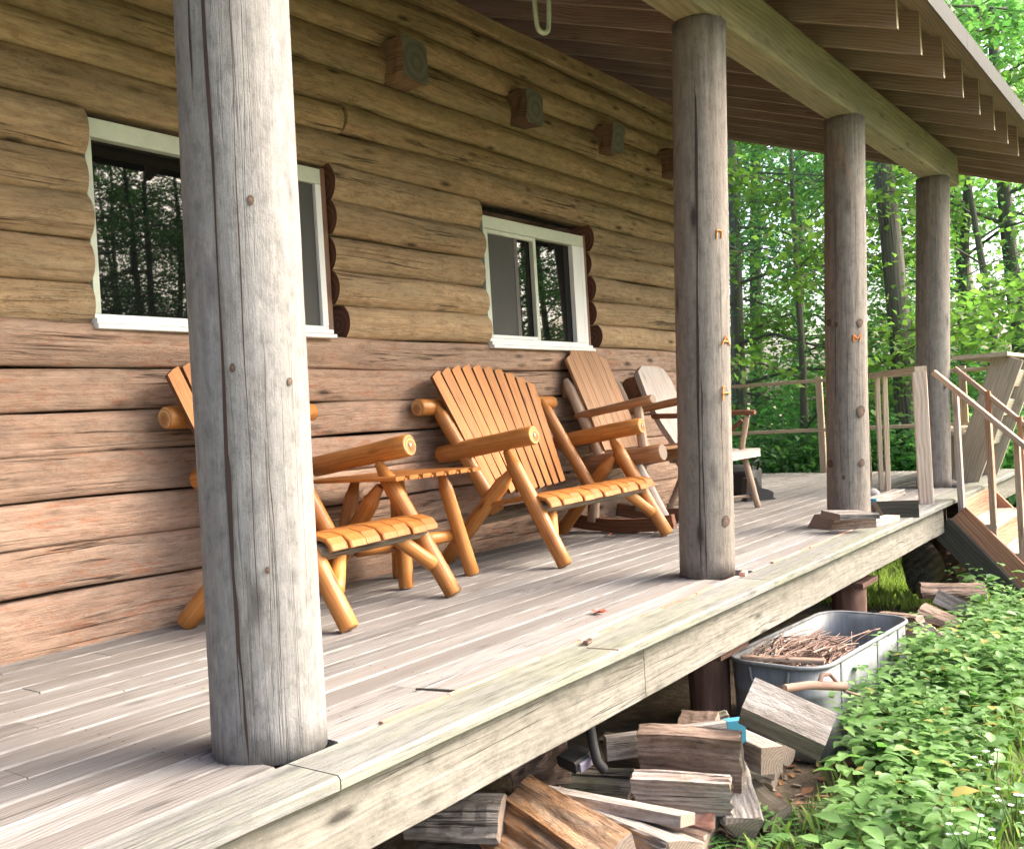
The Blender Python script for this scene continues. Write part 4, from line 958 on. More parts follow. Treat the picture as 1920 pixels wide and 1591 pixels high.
# small things on the deck boards
def leaf_mesh(name, c, rz, size, mat, label, cat, group=None):
    a = MB(); n = 11; ctr = a.addv(V((0, 0, .012)) * size * 8, (0, 0, 0), .5)
    ids = []
    for i in range(n * 2):
        an = math.pi * 2 * i / (n * 2); rr = size * (1.0 if i % 4 == 0 else (.55 if i % 2 else .8)) * (.8 + .2 * math.cos(an))
        ids.append(a.addv((rr * math.cos(an), rr * math.sin(an), size * .25 * abs(math.sin(an * 1.5)) + .004), (0, 0, 0), .5))
    for i in range(n * 2): a.face((ctr, ids[i], ids[(i + 1) % (n * 2)]), 0, False)
    a.tube([V((-size * .8, 0, .004)), V((-size * 1.5, size * .1, .006))], .0015, 4)
    ob = a.build(name, mat); ob.location = c; ob.rotation_euler = (0, 0, rz); return tag(ob, label, cat, group)
leaf_mesh('fallen_leaf', at(1123, 1150, z=0.001), .6, .05, 'red_leaf', 'red fallen leaf lying on the open deck boards', 'leaf')
leaf_mesh('fallen_leaf', at(1145, 1004, z=0.001), 1.6, .05, 'brown_leaf', 'dry brown leaf under the settee by the rocker runner', 'leaf')
leaf_mesh('fallen_leaf', at(1232, 998, z=0.001), .2, .045, 'brown_leaf', 'dry brown leaf behind the right front foot of the settee', 'leaf')
a = MB(); q0, q1 = at(780, 1291, z=.004), at(857, 1296, z=.004); a.tube([q0, q0.lerp(q1, .5) + V((0, .002, .001)), q1], .004, 6, r1=.006); single(a, 'stick', ['stair_dark'], q0, 'thin dark stick lying on the deck near the front edge', 'stick')
a = MB(); q = at(1097, 1207, z=.012); a.board(q, q + V((.05, .012, .0)), .02, .024); single(a, 'wood_chip', ['fw_brown'], q, 'small brown wood chip on the deck edge below the red leaf', 'chip')
a = MB(); q = at(1392, 1078, z=.012); a.board(q, q + V((.06, .012, .0)), .03, .03); single(a, 'wood_chip', ['redsplit'], q, 'small reddish wood chip at the foot of the cracked post', 'chip')
a = MB(); q0, q1 = at(1100, 1214, z=.006), at(1160, 1218, z=.006); a.tube([q0, q1], .003, 5); single(a, 'stick', ['twig'], q0, 'short thin twig on the deck edge beside the wood chip', 'stick')

# ================================================================== stock tank and firewood
tank = thing('stock_tank', (5.12, 1.79, GZ), 'galvanized steel stock tank holding sticks, under the deck edge', 'tank', rz=R(-4.3))
TL, TW, TH = 1.27, .5, .45
def rrect(l, w, r, n=7):
    p = []
    for (sx, sy, a0) in ((1, 1, 0), (-1, 1, 90), (-1, -1, 180), (1, -1, 270)):
        for i in range(n):
            a = R(a0 + 90 * i / (n - 1)); p.append((sx * (l / 2 - r) + r * math.cos(a), sy * (w / 2 - r) + r * math.sin(a)))
    return p
a = MB()
rings = []
for (z, k, rr) in ((0.0, .95, .1), (.04, .955, .11), (.14, .967, .12), (.15, .974, .12), (.16, .967, .12), (.3, .985, .13), (.31, .992, .13), (.32, .985, .13), (TH, 1.0, .14)):
    rings.append([a.addv((x, y, z + .1 * (0)), (x, y, z), .5) for (x, y) in rrect(TL * k, TW * k, rr)])
for (z, k, rr) in ((TH, .992, .138), (.3, .977, .128), (.04, .945, .108)):
    rings.append([a.addv((x, y, z), (x, y, z), .5) for (x, y) in rrect(TL * k, TW * k, rr)])
for i in range(len(rings) - 1):
    k = len(rings[i])
    for j in range(k): a.face((rings[i][j], rings[i][(j + 1) % k], rings[i + 1][(j + 1) % k], rings[i + 1][j]), 0, True)
a.face(rings[-1], 0); a.face(rings[0][::-1], 0)
for (x, sy) in ((-.38, -1), (.1, -1), (.4, -1), (-.2, 1), (.3, 1)):   # vertical seams
    a.board((x, sy * TW * .478, .01), (x, sy * TW * .503, TH - .01), .022, .006, up=V((0, sy, 0)), bev=.002)
a.build('tank_shell', 'galv', tank, local=True)
a = MB(); pr = rrect(TL + .012, TW + .012, .145); pts = [V((x, y, TH)) for (x, y) in pr]; pts.append(pts[0]); a.tube(pts, .011, 8); a.build('rolled_rim', 'galv', tank, local=True)
for sx in (-1, 1):
    a = MB(); pts = [V((sx * (TL / 2 + .006 + .01 * math.sin(math.pi * i / 8)), -.1 * math.cos(math.pi * i / 8) + .0, TH - .02 - .13 * math.sin(math.pi * i / 8))) for i in range(9)]
    a.tube(pts, .009, 7); a.build('handle', 'galv', tank, local=True)
# sticks in the tank: uncountable heap
a = MB(); rr = random.Random(5)
cs, sn = math.cos(R(-4.3)), math.sin(R(-4.3))
def tk(x, y, z): return V((5.12 + x * cs - y * sn, 1.79 + x * sn + y * cs, GZ + z))
for i in range(330):
    x = rr.gauss(-.24, .17); x = max(-.54, min(.3, x)); y = rr.uniform(-.2, .2); zt = .445 - .45 * max(0, x + .12) ** 1.3 - rr.uniform(0, .13) + .03
    an = rr.gauss(.1, .55); L = rr.uniform(.14, .42); dx, dy = math.cos(an) * L / 2, math.sin(an) * L / 2 * .7
    dx = min(dx, .57 - abs(x)); 
    p0, p1 = tk(x - dx, max(-.21, min(.21, y - dy)), zt + rr.uniform(-.03, .03)), tk(x + dx, max(-.21, min(.21, y + dy)), zt + rr.uniform(-.04, .04))
    mid = p0.lerp(p1, .5) + V((rr.uniform(-.01, .01), rr.uniform(-.01, .01), rr.uniform(-.005, .02)))
    a.tube([p0, mid, p1], rr.uniform(.002, .0065), 5, r1=.002)
for (p0, p1, r0_) in ((tk(-.1, 0, .4), tk(.36, -.17, .44), .004), (tk(0, -.1, .38), tk(.22, -.2, .47), .003), (tk(-.3, .1, .42), tk(-.05, -.02, .5), .004)):
    a.tube([p0, p0.lerp(p1, .5) + V((0, 0, .012)), p1], r0_, 5)
tag(a.build('stick_heap', 'twig', origin=tk(-.2, 0, .3)), 'heap of thin brown sticks inside the steel tank', 'sticks', kind='stuff')
a = MB(); a.board(tk(-.6, .16, TH + .012), tk(-.5, -.22, TH + .012), .05, .02); single(a, 'thin_board', ['fw_brown'], tk(-.55, 0, TH), 'thin brown board lying across the near rim of the tank', 'board')
a = MB(); p0, p1 = at(1470, 1290, y=1.5), at(1583, 1286, y=1.42)
a.tube([p0, p0.lerp(p1, .4) + V((0, 0, .01)), p1], .016, 8, r1=.02)
a.tube([p0.lerp(p1, .55), p0.lerp(p1, .62) + V((0, 0, .05)), p0.lerp(p1, .75) + V((0, 0, .055)), p1 + V((.0, 0, -.02)), p1 + V((.12, -.03, -.07))], .012, 7, r1=.005)
single(a, 'dead_branch', ['twig'], p0, 'forked dead branch in front of the steel tank', 'branch')

G_FW = 'split firewood piled under the deck edge'
def split_log(p0, p1, kind, size, label, mat, roll=0.0, end='fw_end', group=G_FW, cat='firewood', bark=None):
    """split piece: wedge, half round, slab or square in section; rough split faces."""
    p0, p1 = V(p0), V(p1); n = 9
    shapes = {'wedge': [(-.58, -.36), (.56, -.42), (.64, -.2), (.04, .56), (-.12, .5)],
              'shard': [(-.6, -.2), (.55, -.26), (.6, .12), (.2, .3), (-.55, .16)],
              'half': [(-.62, -.3), (-.3, -.34), (.1, -.3), (.6, -.32), (.62, -.05), (.42, .25), (.05, .4), (-.38, .28), (-.6, .0)],
              'slab': [(-.62, -.24), (0, -.28), (.62, -.22), (.66, .05), (.6, .22), (.1, .26), (-.3, .22), (-.62, .2)],
              'square': [(-.5, -.5), (.5, -.5), (.5, .5), (-.5, .5)],
              'plank': [(-.5, -.16), (.5, -.16), (.5, .16), (-.5, .16)],
              'round': [(.5 * math.cos(i * math.pi / 7), .5 * math.sin(i * math.pi / 7)) for i in range(14)]}
    pr = [(a * size, b * size) for (a, b) in shapes[kind]]
    cr, sr_ = math.cos(roll), math.sin(roll)
    pr = [(a * cr - b * sr_, a * sr_ + b * cr) for (a, b) in pr]
    rough = kind in ('wedge', 'half', 'slab', 'shard')
    if rough:   # refine the outline so split faces can be rough
        q = []
        for i in range(len(pr)):
            a, b = pr[i], pr[(i + 1) % len(pr)]
            for k in range(3): q.append((a[0] + (b[0] - a[0]) * k / 3, a[1] + (b[1] - a[1]) * k / 3))
        pr = q
    a = MB(); off = V([random.uniform(0, 50) for _ in range(3)]); rn = random.random()
    _, s, t = perp(p1 - p0, V((0, 0, 1))); L = (p1 - p0).length; rings = []
    k = len(pr); colj = [random.uniform(-1, 1) for _ in range(k)]; amp = size * (.05 if rough else .008)
    for i in range(n):
        tt = i / (n - 1); p = p0.lerp(p1, tt); sc = 1 + (.06 * math.sin(tt * 4 + off.x) if rough else 0)
        ring = []
        for j, (x, y) in enumerate(pr):
            jx = amp * (colj[j] * .8 + .5 * random.uniform(-1, 1)); jl = (random.uniform(-.008, .008) if (rough and i in (0, n - 1)) else 0)
            ring.append(a.addv(p + t * (x * sc + jx) + s * (y * sc + jx * .6) + (p1 - p0).normalized() * jl, V((tt * L, x, y)) + off, rn, (tt * L, x, y)))
        rings.append(ring)
    nb_ = len(pr)
    for i in range(n - 1):
        for j in range(k):
            j2 = (j + 1) % k; isb = 2 if (bark and kind in ('half', 'round') and (kind == 'round' or pr[j][1] * cr - pr[j][0] * sr_ > 0)) else 0
            a.face((rings[i][j], rings[i][j2], rings[i + 1][j2], rings[i + 1][j]), isb, kind == 'round')
    for ring, rev in ((rings[0], True), (rings[-1], False)):
        idx = [a.addv(a.v[q], a.gc[q], rn, a.ec[q]) for q in ring]; a.face(idx[::-1] if rev else idx, 1)
    ob = a.build('split_log', [mat, end] + ([bark] if bark else []), origin=(p0 + p1) / 2)
    return tag(ob, label, cat, group)
def sp(a, za, b, zb, kind, size, label, mat, **kw): return split_log(at(a[0], a[1], z=za), at(b[0], b[1], z=zb), kind, size, label, mat, **kw)
sp((985, 1488), -.56, (1170, 1605), -.6, 'wedge', .14, 'bright orange split log, uppermost of the orange ones', 'fw_orange', roll=.35)
sp((945, 1512), -.62, (1120, 1640), -.66, 'shard', .13, 'bright orange split log in the middle of the orange ones', 'fw_orange', roll=.25)
sp((925, 1565), -.68, (1070, 1665), -.72, 'shard', .16, 'bright orange split log, lowest of the orange ones', 'fw_orange', roll=.15)
sp((1040, 1490), -.6, (1215, 1600), -.66, 'shard', .07, 'thin reddish orange splinter along the right of the orange splits', 'fw_brown', roll=-.5)
sp((985, 1478), -.57, (1290, 1537), -.57, 'plank', .12, 'long grey board lying across the firewood pile', 'fw_grey', cat='board', roll=.25)
sp((1140, 1535), -.62, (1285, 1598), -.62, 'slab', .15, 'silver grey split log below the long grey board', 'fw_grey', roll=.3)
sp((1120, 1568), -.7, (1235, 1640), -.72, 'slab', .13, 'narrow silver grey split log at the bottom edge of the pile', 'fw_grey', roll=.1)
sp((1203, 1418), -.55, (1392, 1428), -.55, 'slab', .2, 'largest split log, flat brown face with a wavy grain swirl', 'fw_brown', roll=1.35)
sp((1190, 1482), -.62, (1372, 1490), -.62, 'slab', .13, 'pale split log under the large flat brown one', 'fw_white', roll=1.2)
sp((1270, 1525), -.72, (1345, 1535), -.72, 'wedge', .1, 'short reddish split under the pale one', 'redsplit', roll=.3)
sp((1375, 1445), -.66, (1400, 1555), -.75, 'wedge', .13, 'grey weathered split standing on end beside the large brown one', 'fw_grey', roll=.9)
q0, q1 = at(1135, 1402, z=-.52), at(1390, 1368, z=-.52)
a = MB(); a.board(q0, q1, .04, .1, n=2, bev=.004); ob = single(a, 'teal_end_board', ['fw_grey'], q0, 'grey board with a teal painted end behind the large brown split', 'board')
a = MB(); dd = (q1 - q0).normalized(); a.board(q1 + dd * .003, q1 + dd * .011, .042, .102, bev=.002); a.board(q1 - dd * .07, q1 + dd * .0025, .0425, .1025, bev=.002); a.build('painted_end', 'teal', ob)
sp((1378, 1392), -.62, (1448, 1425), -.62, 'square', .11, 'pale square timber end beside the teal ended board', 'fw_white', roll=.1)
# squared timber leaning on the tank
q0, q1 = at(1400, 1312, y=1.62), at(1553, 1382, y=1.32)
split_log(q0, q1, 'square', .145, 'thick squared timber with a round knot leaning against the steel tank', 'fw_grey', roll=.8, cat='timber')
sp((1462, 1408), -.72, (1478, 1412), -.72, 'round', .11, 'small round log end between the squared timber and the plants', 'fw_brown', bark='barky')
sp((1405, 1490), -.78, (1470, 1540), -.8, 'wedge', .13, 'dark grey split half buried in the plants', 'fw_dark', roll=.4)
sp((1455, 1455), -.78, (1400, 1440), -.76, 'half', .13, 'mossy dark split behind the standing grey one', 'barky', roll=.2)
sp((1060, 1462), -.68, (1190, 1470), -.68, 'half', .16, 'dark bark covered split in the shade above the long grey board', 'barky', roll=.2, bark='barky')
sp((960, 1440), -.62, (1065, 1425), -.6, 'half', .24, 'wide pinkish brown log in the shade beneath the rim board', 'fw_brown', roll=.3)
sp((770, 1530), -.6, (945, 1530), -.6, 'half', .2, 'grey log in the deep shade left of the orange splits', 'fw_grey', roll=.2)
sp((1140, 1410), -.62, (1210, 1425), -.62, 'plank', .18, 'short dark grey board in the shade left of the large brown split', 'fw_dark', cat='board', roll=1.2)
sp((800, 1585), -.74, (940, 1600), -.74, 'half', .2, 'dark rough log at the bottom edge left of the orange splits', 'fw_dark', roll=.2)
sp((1280, 1352), -.6, (1345, 1358), -.6, 'wedge', .1, 'small brown split behind the teal ended board', 'fw_brown', roll=.4)
sp((1330, 1350), -.62, (1362, 1340), -.6, 'half', .07, 'curled scrap of bark beside the brown pier', 'barky', roll=.4)
sp((1240, 1560), -.78, (1330, 1585), -.8, 'half', .15, 'brown split at the foot of the pile near the ferns', 'fw_brown', roll=.3)
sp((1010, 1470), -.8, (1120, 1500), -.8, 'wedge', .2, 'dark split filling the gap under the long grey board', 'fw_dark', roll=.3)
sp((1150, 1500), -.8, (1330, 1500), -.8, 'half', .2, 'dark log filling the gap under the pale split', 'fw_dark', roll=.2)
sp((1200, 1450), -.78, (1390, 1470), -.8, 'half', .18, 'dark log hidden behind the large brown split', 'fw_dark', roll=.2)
a = MB(); q = at(1075, 1425, z=-.52); a.board(q + V((-.05, 0, 0)), q + V((.05, -.02, .02)), .1, .05, up=V((.3, -.2, 1)), bev=.008); bx = single(a, 'plastic_case', ['black'], q, 'small black plastic case with a lavender lid in the shade of the pile', 'case')
a = MB(); a.board(q + V((-.04, -.055, -.01)), q + V((.06, -.075, .01)), .012, .04, up=V((.3, -.2, 1)), bev=.003); a.build('lid', 'boxlid', bx)
a = MB(); q = at(1112, 1395, z=-.45); a.tube([q + V((.05, .06, .16)), q + V((.02, .02, .05)), q, q + V((-.01, -.02, -.06)), q + V((.02, -.03, -.1))], .02, 9); single(a, 'bent_pipe', ['black'], q, 'short bent dark pipe in the shade under the deck', 'pipe')
# pile at the foot of the stairs
G_F2 = 'firewood stacked at the foot of the stairs'
sp((1725, 1108), -.6, (1845, 1112), -.62, 'half', .17, 'brown split log lying level under the stair stringer', 'fw_brown', roll=.2, group=G_F2)
sp((1755, 1118), -.55, (1835, 1152), -.66, 'square', .1, 'grey squared timber sloping down under the stairs', 'fw_grey', roll=.3, group=G_F2, cat='timber')
sp((1728, 1148), -.64, (1812, 1182), -.74, 'half', .17, 'mossy brown split below the grey squared timber', 'fw_brown', roll=.4, group=G_F2)
sp((1722, 1178), -.74, (1762, 1215), -.8, 'wedge', .16, 'pale end of a split beside the far corner of the tank', 'fw_white', roll=.2, group=G_F2)
sp((1655, 1152), -.62, (1725, 1160), -.62, 'slab', .1, 'brown slab behind the far rim of the tank', 'fw_brown', roll=.1, group=G_F2)
sp((1735, 1225), -.76, (1780, 1235), -.8, 'wedge', .12, 'dark split low in the plants beyond the tank', 'fw_dark', roll=.1, group=G_F2)
for i in range(6):
    z = -.86 + i * .095
    p0 = V((9.0 + random.uniform(-.04, .04), 2.0 + random.uniform(-.03, .03), z)); p1 = p0 + V((.42, -.1, 0))
    split_log(p0, p1, 'half', .12, ['lowest', 'second', 'third', 'fourth', 'fifth', 'topmost'][i] + ' split log of the stack behind the stair stringer', ('fw_brown', 'fw_dark', 'fw_brown', 'fw_white', 'fw_brown', 'fw_dark')[i], roll=random.uniform(-.3, .3), group=G_F2)
blob('dark_stump', (8.85, 2.2, GZ), .16, .16, .22, 'barky', 'dark rough stump beside the far pier', 'stump', seed=9, flat=.75)

# ================================================================== vegetation
def leaf_cards(P, N, size, elong, rr, droop=0.3, fold=0.25, flat=0.6):
    """many small folded leaves. P: (n,3) positions, returns verts (n*4*... ) and quads as two tris joined in a kite."""
    n = len(P)
    az_ = rr.uniform(0, 2 * np.pi, n); tilt = rr.normal(0, flat, n); roll = rr.normal(0, flat, n)
    d = np.stack([np.cos(az_) * np.cos(tilt), np.sin(az_) * np.cos(tilt), np.sin(tilt) - droop], 1); d /= np.linalg.norm(d, axis=1)[:, None]
    upv = np.stack([rr.normal(0, flat, n), rr.normal(0, flat, n), np.ones(n)], 1)
    s = np.cross(d, upv); s /= np.linalg.norm(s, axis=1)[:, None]; nn = np.cross(s, d)
    sz = size * rr.uniform(.65, 1.25, n)[:, None]; w = sz * elong
    base = P; tip = P + d * sz; mid = P + d * sz * .45
    l = mid + s * w * .5 + nn * w * fold; r = mid - s * w * .5 + nn * w * fold
    co = np.stack([base, l, tip, r], 1).reshape(-1, 3)
    return co
def tree_mesh(seed, H, r0, lean, crown0, spread, nl, lsize, elong, mat_leaf, drop, flat, layered=False, limbs=16):
    rr = np.random.RandomState(seed); rnd_ = random.Random(seed)
    t = MB()
    pts = []; n = 12
    for i in range(n):
        k = i / (n - 1); pts.append(V((lean[0] * k + .12 * math.sin(k * 5 + seed), lean[1] * k + .12 * math.sin(k * 4 + seed * 2), H * k)))
    prof = [(math.cos(2 * math.pi * j / 12) * (1 + .05 * math.sin(j * 2.3 + seed)), math.sin(2 * math.pi * j / 12) * (1 + .05 * math.cos(j * 1.7))) for j in range(12)]
    t.sweep(pts, prof, V((1, 0, 0)), 0, None, True, [r0 * (1.35 if i == 0 else 1) * (1 - .82 * (i / (n - 1))) for i in range(n)], grain=r0)
    cl = []
    for i in range(limbs):
        k = crown0 + (1 - crown0) * (i / (limbs - 1)) ** .9 * .97; p0 = V((lean[0] * k, lean[1] * k, H * k))
        p0 = pts[min(n - 1, int(k * (n - 1)))].lerp(pts[min(n - 1, int(k * (n - 1)) + 1)], (k * (n - 1)) % 1)
        a = i * 2.4 + rnd_.uniform(-.4, .4); prof_k = math.sin(math.pi * min(1, .22 + .78 * (k - crown0) / (1 - crown0))) if not layered else (1.05 - (k - crown0) / (1 - crown0))
        L = spread * (.45 + .75 * max(.12, prof_k)) * rnd_.uniform(.75, 1.2)
        up = rnd_.uniform(.05, .5) if not layered else rnd_.uniform(-.25, .05)
        p1 = p0 + V((math.cos(a) * L * .55, math.sin(a) * L * .55, L * up * .6)); p2 = p0 + V((math.cos(a + .15) * L, math.sin(a + .15) * L, L * up - (.1 if not layered else .3) * L * .3))
        t.tube([p0, p0.lerp(p1, .5) + V((0, 0, .05 * L)), p1, p2], max(.012, r0 * .3 * (1 - k * .6)), 6, r1=.008)
        for q in range(5):
            b0 = p0.lerp(p2, .35 + .15 * q) if q < 4 else p2
            aa = a + rnd_.uniform(-1.2, 1.2); l2 = L * rnd_.uniform(.2, .42)
            b1 = b0 + V((math.cos(aa) * l2, math.sin(aa) * l2, l2 * rnd_.uniform(-.25, .35)))
            t.tube([b0, b0.lerp(b1, .5) + V((0, 0, .03)), b1], .011, 4, r1=.004)
            for w_ in range(4): cl.append((tuple(b0.lerp(b1, .25 + .25 * w_)), l2 * .42))
        cl.append((tuple(p2), L * .2))
    cl_p = np.array([c[0] for c in cl]); cl_r = np.array([c[1] for c in cl])
    wts = (cl_r + .15); idx = rr.choice(len(cl), nl, p=wts / wts.sum())
    off = rr.normal(0, 1, (nl, 3)) * (cl_r[idx] * .75 + .1)[:, None]; off[:, 2] *= .35 if layered else .5
    P = cl_p[idx] + off
    co = leaf_cards(P, None, lsize, elong, rr, drop, .22, flat)
    fc_ = np.arange(nl * 4).reshape(-1, 4)
    lr = np.repeat(np.clip(rr.beta(2, 2, nl) * .8 + rr.uniform(0, 1, len(cl))[idx] * .25, 0, 1), 4)
    lm = raw_mesh('crown', co, fc_, [mat_leaf], lr)
    return t, lm
def make_tree(name, seed, H, r0, lean, crown0, spread, nl, lsize, elong, mat_leaf, drop=.35, flat=.5, layered=False, limbs=16):
    root = bpy.data.objects.new(name, None); COL.objects.link(root)
    t, lm = tree_mesh(seed, H, r0, lean, crown0, spread, nl, lsize, elong, mat_leaf, drop, flat, layered, limbs)
    tr = t.build('trunk', 'trunk', root, local=True)
    cr = bpy.data.objects.new('crown', lm); COL.objects.link(cr); cr.parent = root
    return root
def copy_tree(o):
    c = o.copy(); COL.objects.link(c)
    for ch in [x for x in bpy.data.objects if x.parent == o]:
        d_ = ch.copy(); COL.objects.link(d_); d_.parent = c
    return c
def place(o, x, y, rz, s, label, cat, group, dz=-.06):
    o.location = (x, y, ground_z(x, y) + dz); o.rotation_euler = (0, 0, rz); o.scale = (s, s, s); tag(o, label, cat, group); return o
protos = {
 'maple_a': dict(name='maple_tree', seed=11, H=12.5, r0=.17, lean=(.5, .3), crown0=.14, spread=3.2, nl=9000, lsize=.12, elong=.8, mat_leaf='leaf_maple', drop=.45, flat=.5, limbs=22),
 'maple_b': dict(name='maple_tree', seed=12, H=10.0, r0=.12, lean=(-.5, .4), crown0=.12, spread=2.7, nl=7500, lsize=.12, elong=.8, mat_leaf='leaf_maple', drop=.45, flat=.5, limbs=20),
 'yellow': dict(name='maple_tree', seed=13, H=7.0, r0=.08, lean=(.3, -.4), crown0=.12, spread=2.1, nl=6500, lsize=.115, elong=.8, mat_leaf='leaf_yellow', drop=.4, flat=.45, limbs=18),
 'hemlock': dict(name='hemlock_tree', seed=14, H=12.0, r0=.15, lean=(.2, .1), crown0=.08, spread=3.0, nl=14000, lsize=.09, elong=.42, mat_leaf='leaf_hemlock', drop=.5, flat=.35, layered=True, limbs=34),
 'pole': dict(name='forest_tree', seed=15, H=15.0, r0=.2, lean=(.3, .5), crown0=.42, spread=3.3, nl=9000, lsize=.13, elong=.8, mat_leaf='leaf_maple', drop=.4, flat=.5, limbs=18),
}
used = {}
def tree(kind, x, y, s=1.0, label=None, group='trees in the woods beyond the deck', rz=None):
    if kind not in used: o = make_tree(**protos[kind]); used[kind] = o
    else: o = copy_tree(used[kind])
    cat = 'tree'
    return place(o, x, y, random.uniform(0, 6.28) if rz is None else rz, s, label, cat, group)
def dirpt(px, dist, z=0.85):
    d_ = ray(px, 740); d_.z = 0; d_.normalize(); return d_.x * dist, d_.y * dist
LB = {'maple_a': 'broad leafy maple standing in the green woods beyond the deck', 'maple_b': 'slender leafy maple standing in the green woods beyond the deck',
      'yellow': 'young tree with yellow green leaves in the woods beyond the deck', 'hemlock': 'dark blue green hemlock with drooping sprays beyond the far railing', 'pole': 'tall bare trunked tree in the woods beyond the deck'}
for (kind, px, dist, s) in (('hemlock', 1400, 16.5, .95), ('yellow', 1480, 15.0, 1.0), ('maple_b', 1555, 20, 1.0), ('yellow', 1850, 17, 1.1), ('maple_b', 1800, 19, 1.0), ('maple_a', 1925, 19, 1.0), 
        ('pole', 1500, 27, 1.0), ('pole', 1830, 24, 1.0), ('pole', 1420, 22, .9), ('pole', 1765, 26, 1.0), 
        ('maple_b', 2010, 20, 1.0), ('maple_a', 2200, 34, 1.0), ('maple_a', 2350, 38, 1.0), ('maple_a', 1250, 24, 1.1), ('maple_b', 1100, 22, 1.1), ('hemlock', 1300, 19, 1.0), ('maple_a', 900, 26, 1.2)):
    x, y = dirpt(px, dist); tree(kind, x, y, s, LB[kind])
# the two dark trunks that show between the posts
x, y = dirpt(1700, 14.6); tree('pole', x, y, .95, 'dark straight trunk seen between the third and the farthest post', None, 1.0)
# woods on the camera's side of the house, seen in the window glass
for (x, y, kind, s) in ((16, -27, 'maple_a', 1.0), (24, -21, 'maple_b', 1.1), (29, -26, 'maple_a', 1.1), (10, -24, 'pole', 1.1), (33, -14, 'maple_a', 1.1), (21, -25, 'hemlock', 1.1), (15, -23, 'hemlock', 1.0), (28, -20, 'hemlock', 1.0), (13.5, -14, 'hemlock', .9), (17, -17, 'hemlock', 1.0), (21, -17, 'maple_b', 1.0), (24.5, -15, 'hemlock', 1.0), (16, -20, 'maple_a', 1.0), (22, -34, 'maple_a', 1.2), (27, -36, 'maple_a', 1.2), (32, -35, 'maple_a', 1.3), (37, -33, 'maple_a', 1.3), (20, -30, 'maple_b', 1.2), (25, -31, 'maple_b', 1.3), (30, -29, 'maple_b', 1.3), (46, -24, 'maple_a', 1.3), (41, -27, 'maple_a', 1.3), (50, -18, 'maple_a', 1.3), (18.5, -20, 'hemlock', 1.1), (20.5, -21, 'maple_a', 1.0), (23, -23, 'maple_a', 1.1), (26, -24, 'hemlock', 1.2), (23, -9.5, 'maple_b', 1.0), (26, -11, 'hemlock', 1.0), (29, -12.5, 'maple_a', 1.0), (34, -18, 'maple_a', 1.1), (38, -16, 'hemlock', 1.2), (42, -20, 'maple_a', 1.3)):
    tree(kind, x, y, s, 'woodland tree across the clearing, mirrored in the cabin windows', 'trees mirrored in the windows')

# shrubs below the far railing
def make_shrub(seed, mat, nl=2600, h=1.6, w=1.3, lsize=.11):
    rr = np.random.RandomState(seed); rnd_ = random.Random(seed); root = bpy.data.objects.new('shrub', None); COL.objects.link(root)
    t = MB(); cl = []
    for i in range(14):
        a = rnd_.uniform(0, 6.28); L = rnd_.uniform(.5, 1); p2 = V((math.cos(a) * w * .6 * L, math.sin(a) * w * .6 * L, h * rnd_.uniform(.45, 1)))
        p1 = V((p2.x * .4, p2.y * .4, p2.z * .6)); t.tube([V((p2.x * .05, p2.y * .05, 0)), p1, p2], .012, 5, r1=.004)
        for k in (.4, .55, .7, .85, 1): cl.append(tuple(V((0, 0, 0)).lerp(p1, min(1, k * 2)).lerp(p2, max(0, k * 2 - 1))))
    cl = np.array(cl); idx = rr.randint(0, len(cl), nl); P = cl[idx] + rr.normal(0, 1, (nl, 3)) * np.array([.2, .2, .13]) * w
    P[:, 2] = np.maximum(P[:, 2], .03)
    co = leaf_cards(P, None, lsize, .6, rr, .3, .2, .5); lm = raw_mesh('foliage', co, np.arange(nl * 4).reshape(-1, 4), [mat], np.repeat(rr.beta(2, 2, nl), 4))
    t.build('stem', 'trunk', root, local=True); f_ = bpy.data.objects.new('foliage', lm); COL.objects.link(f_); f_.parent = root
    return root
shr = [make_shrub(21, 'leaf_shrub'), make_shrub(22, 'leaf_maple'), make_shrub(23, 'leaf_hemlock', 3600, 1.5, 1.4, .09)]
us = [False] * 3
for i, (px, dist, k, s) in enumerate(((1375, 14.2, 2, 1.1), (1420, 14.8, 2, 1.2), (1470, 14.4, 0, 1.0), (1520, 14.6, 1, 1.1), (1575, 14.6, 0, 1.0), (1620, 15, 2, 1.1), (1670, 14.8, 1, 1.0), (1720, 14.6, 0, 1.0), (1780, 15, 1, 1.1), (1840, 14.4, 0, 1.1), (1900, 14, 1, 1.2),
        (1400, 17, 1, 1.3), (1600, 19, 1, 1.4), (1800, 18, 1, 1.4), (1990, 14, 1, 1.3), (1330, 15, 0, 1.2), (1500, 22, 0, 1.6), (1680, 23, 1, 1.6), (1850, 21, 0, 1.6))):
    o = shr[k] if not us[k] else copy_tree(shr[k]); us[k] = True
    x, y = dirpt(px, dist); place(o, x, y, i * 1.7, s, 'leafy green shrub at the edge of the woods below the far railing', 'shrub', 'shrubs at the edge of the woods', dz=-.03)

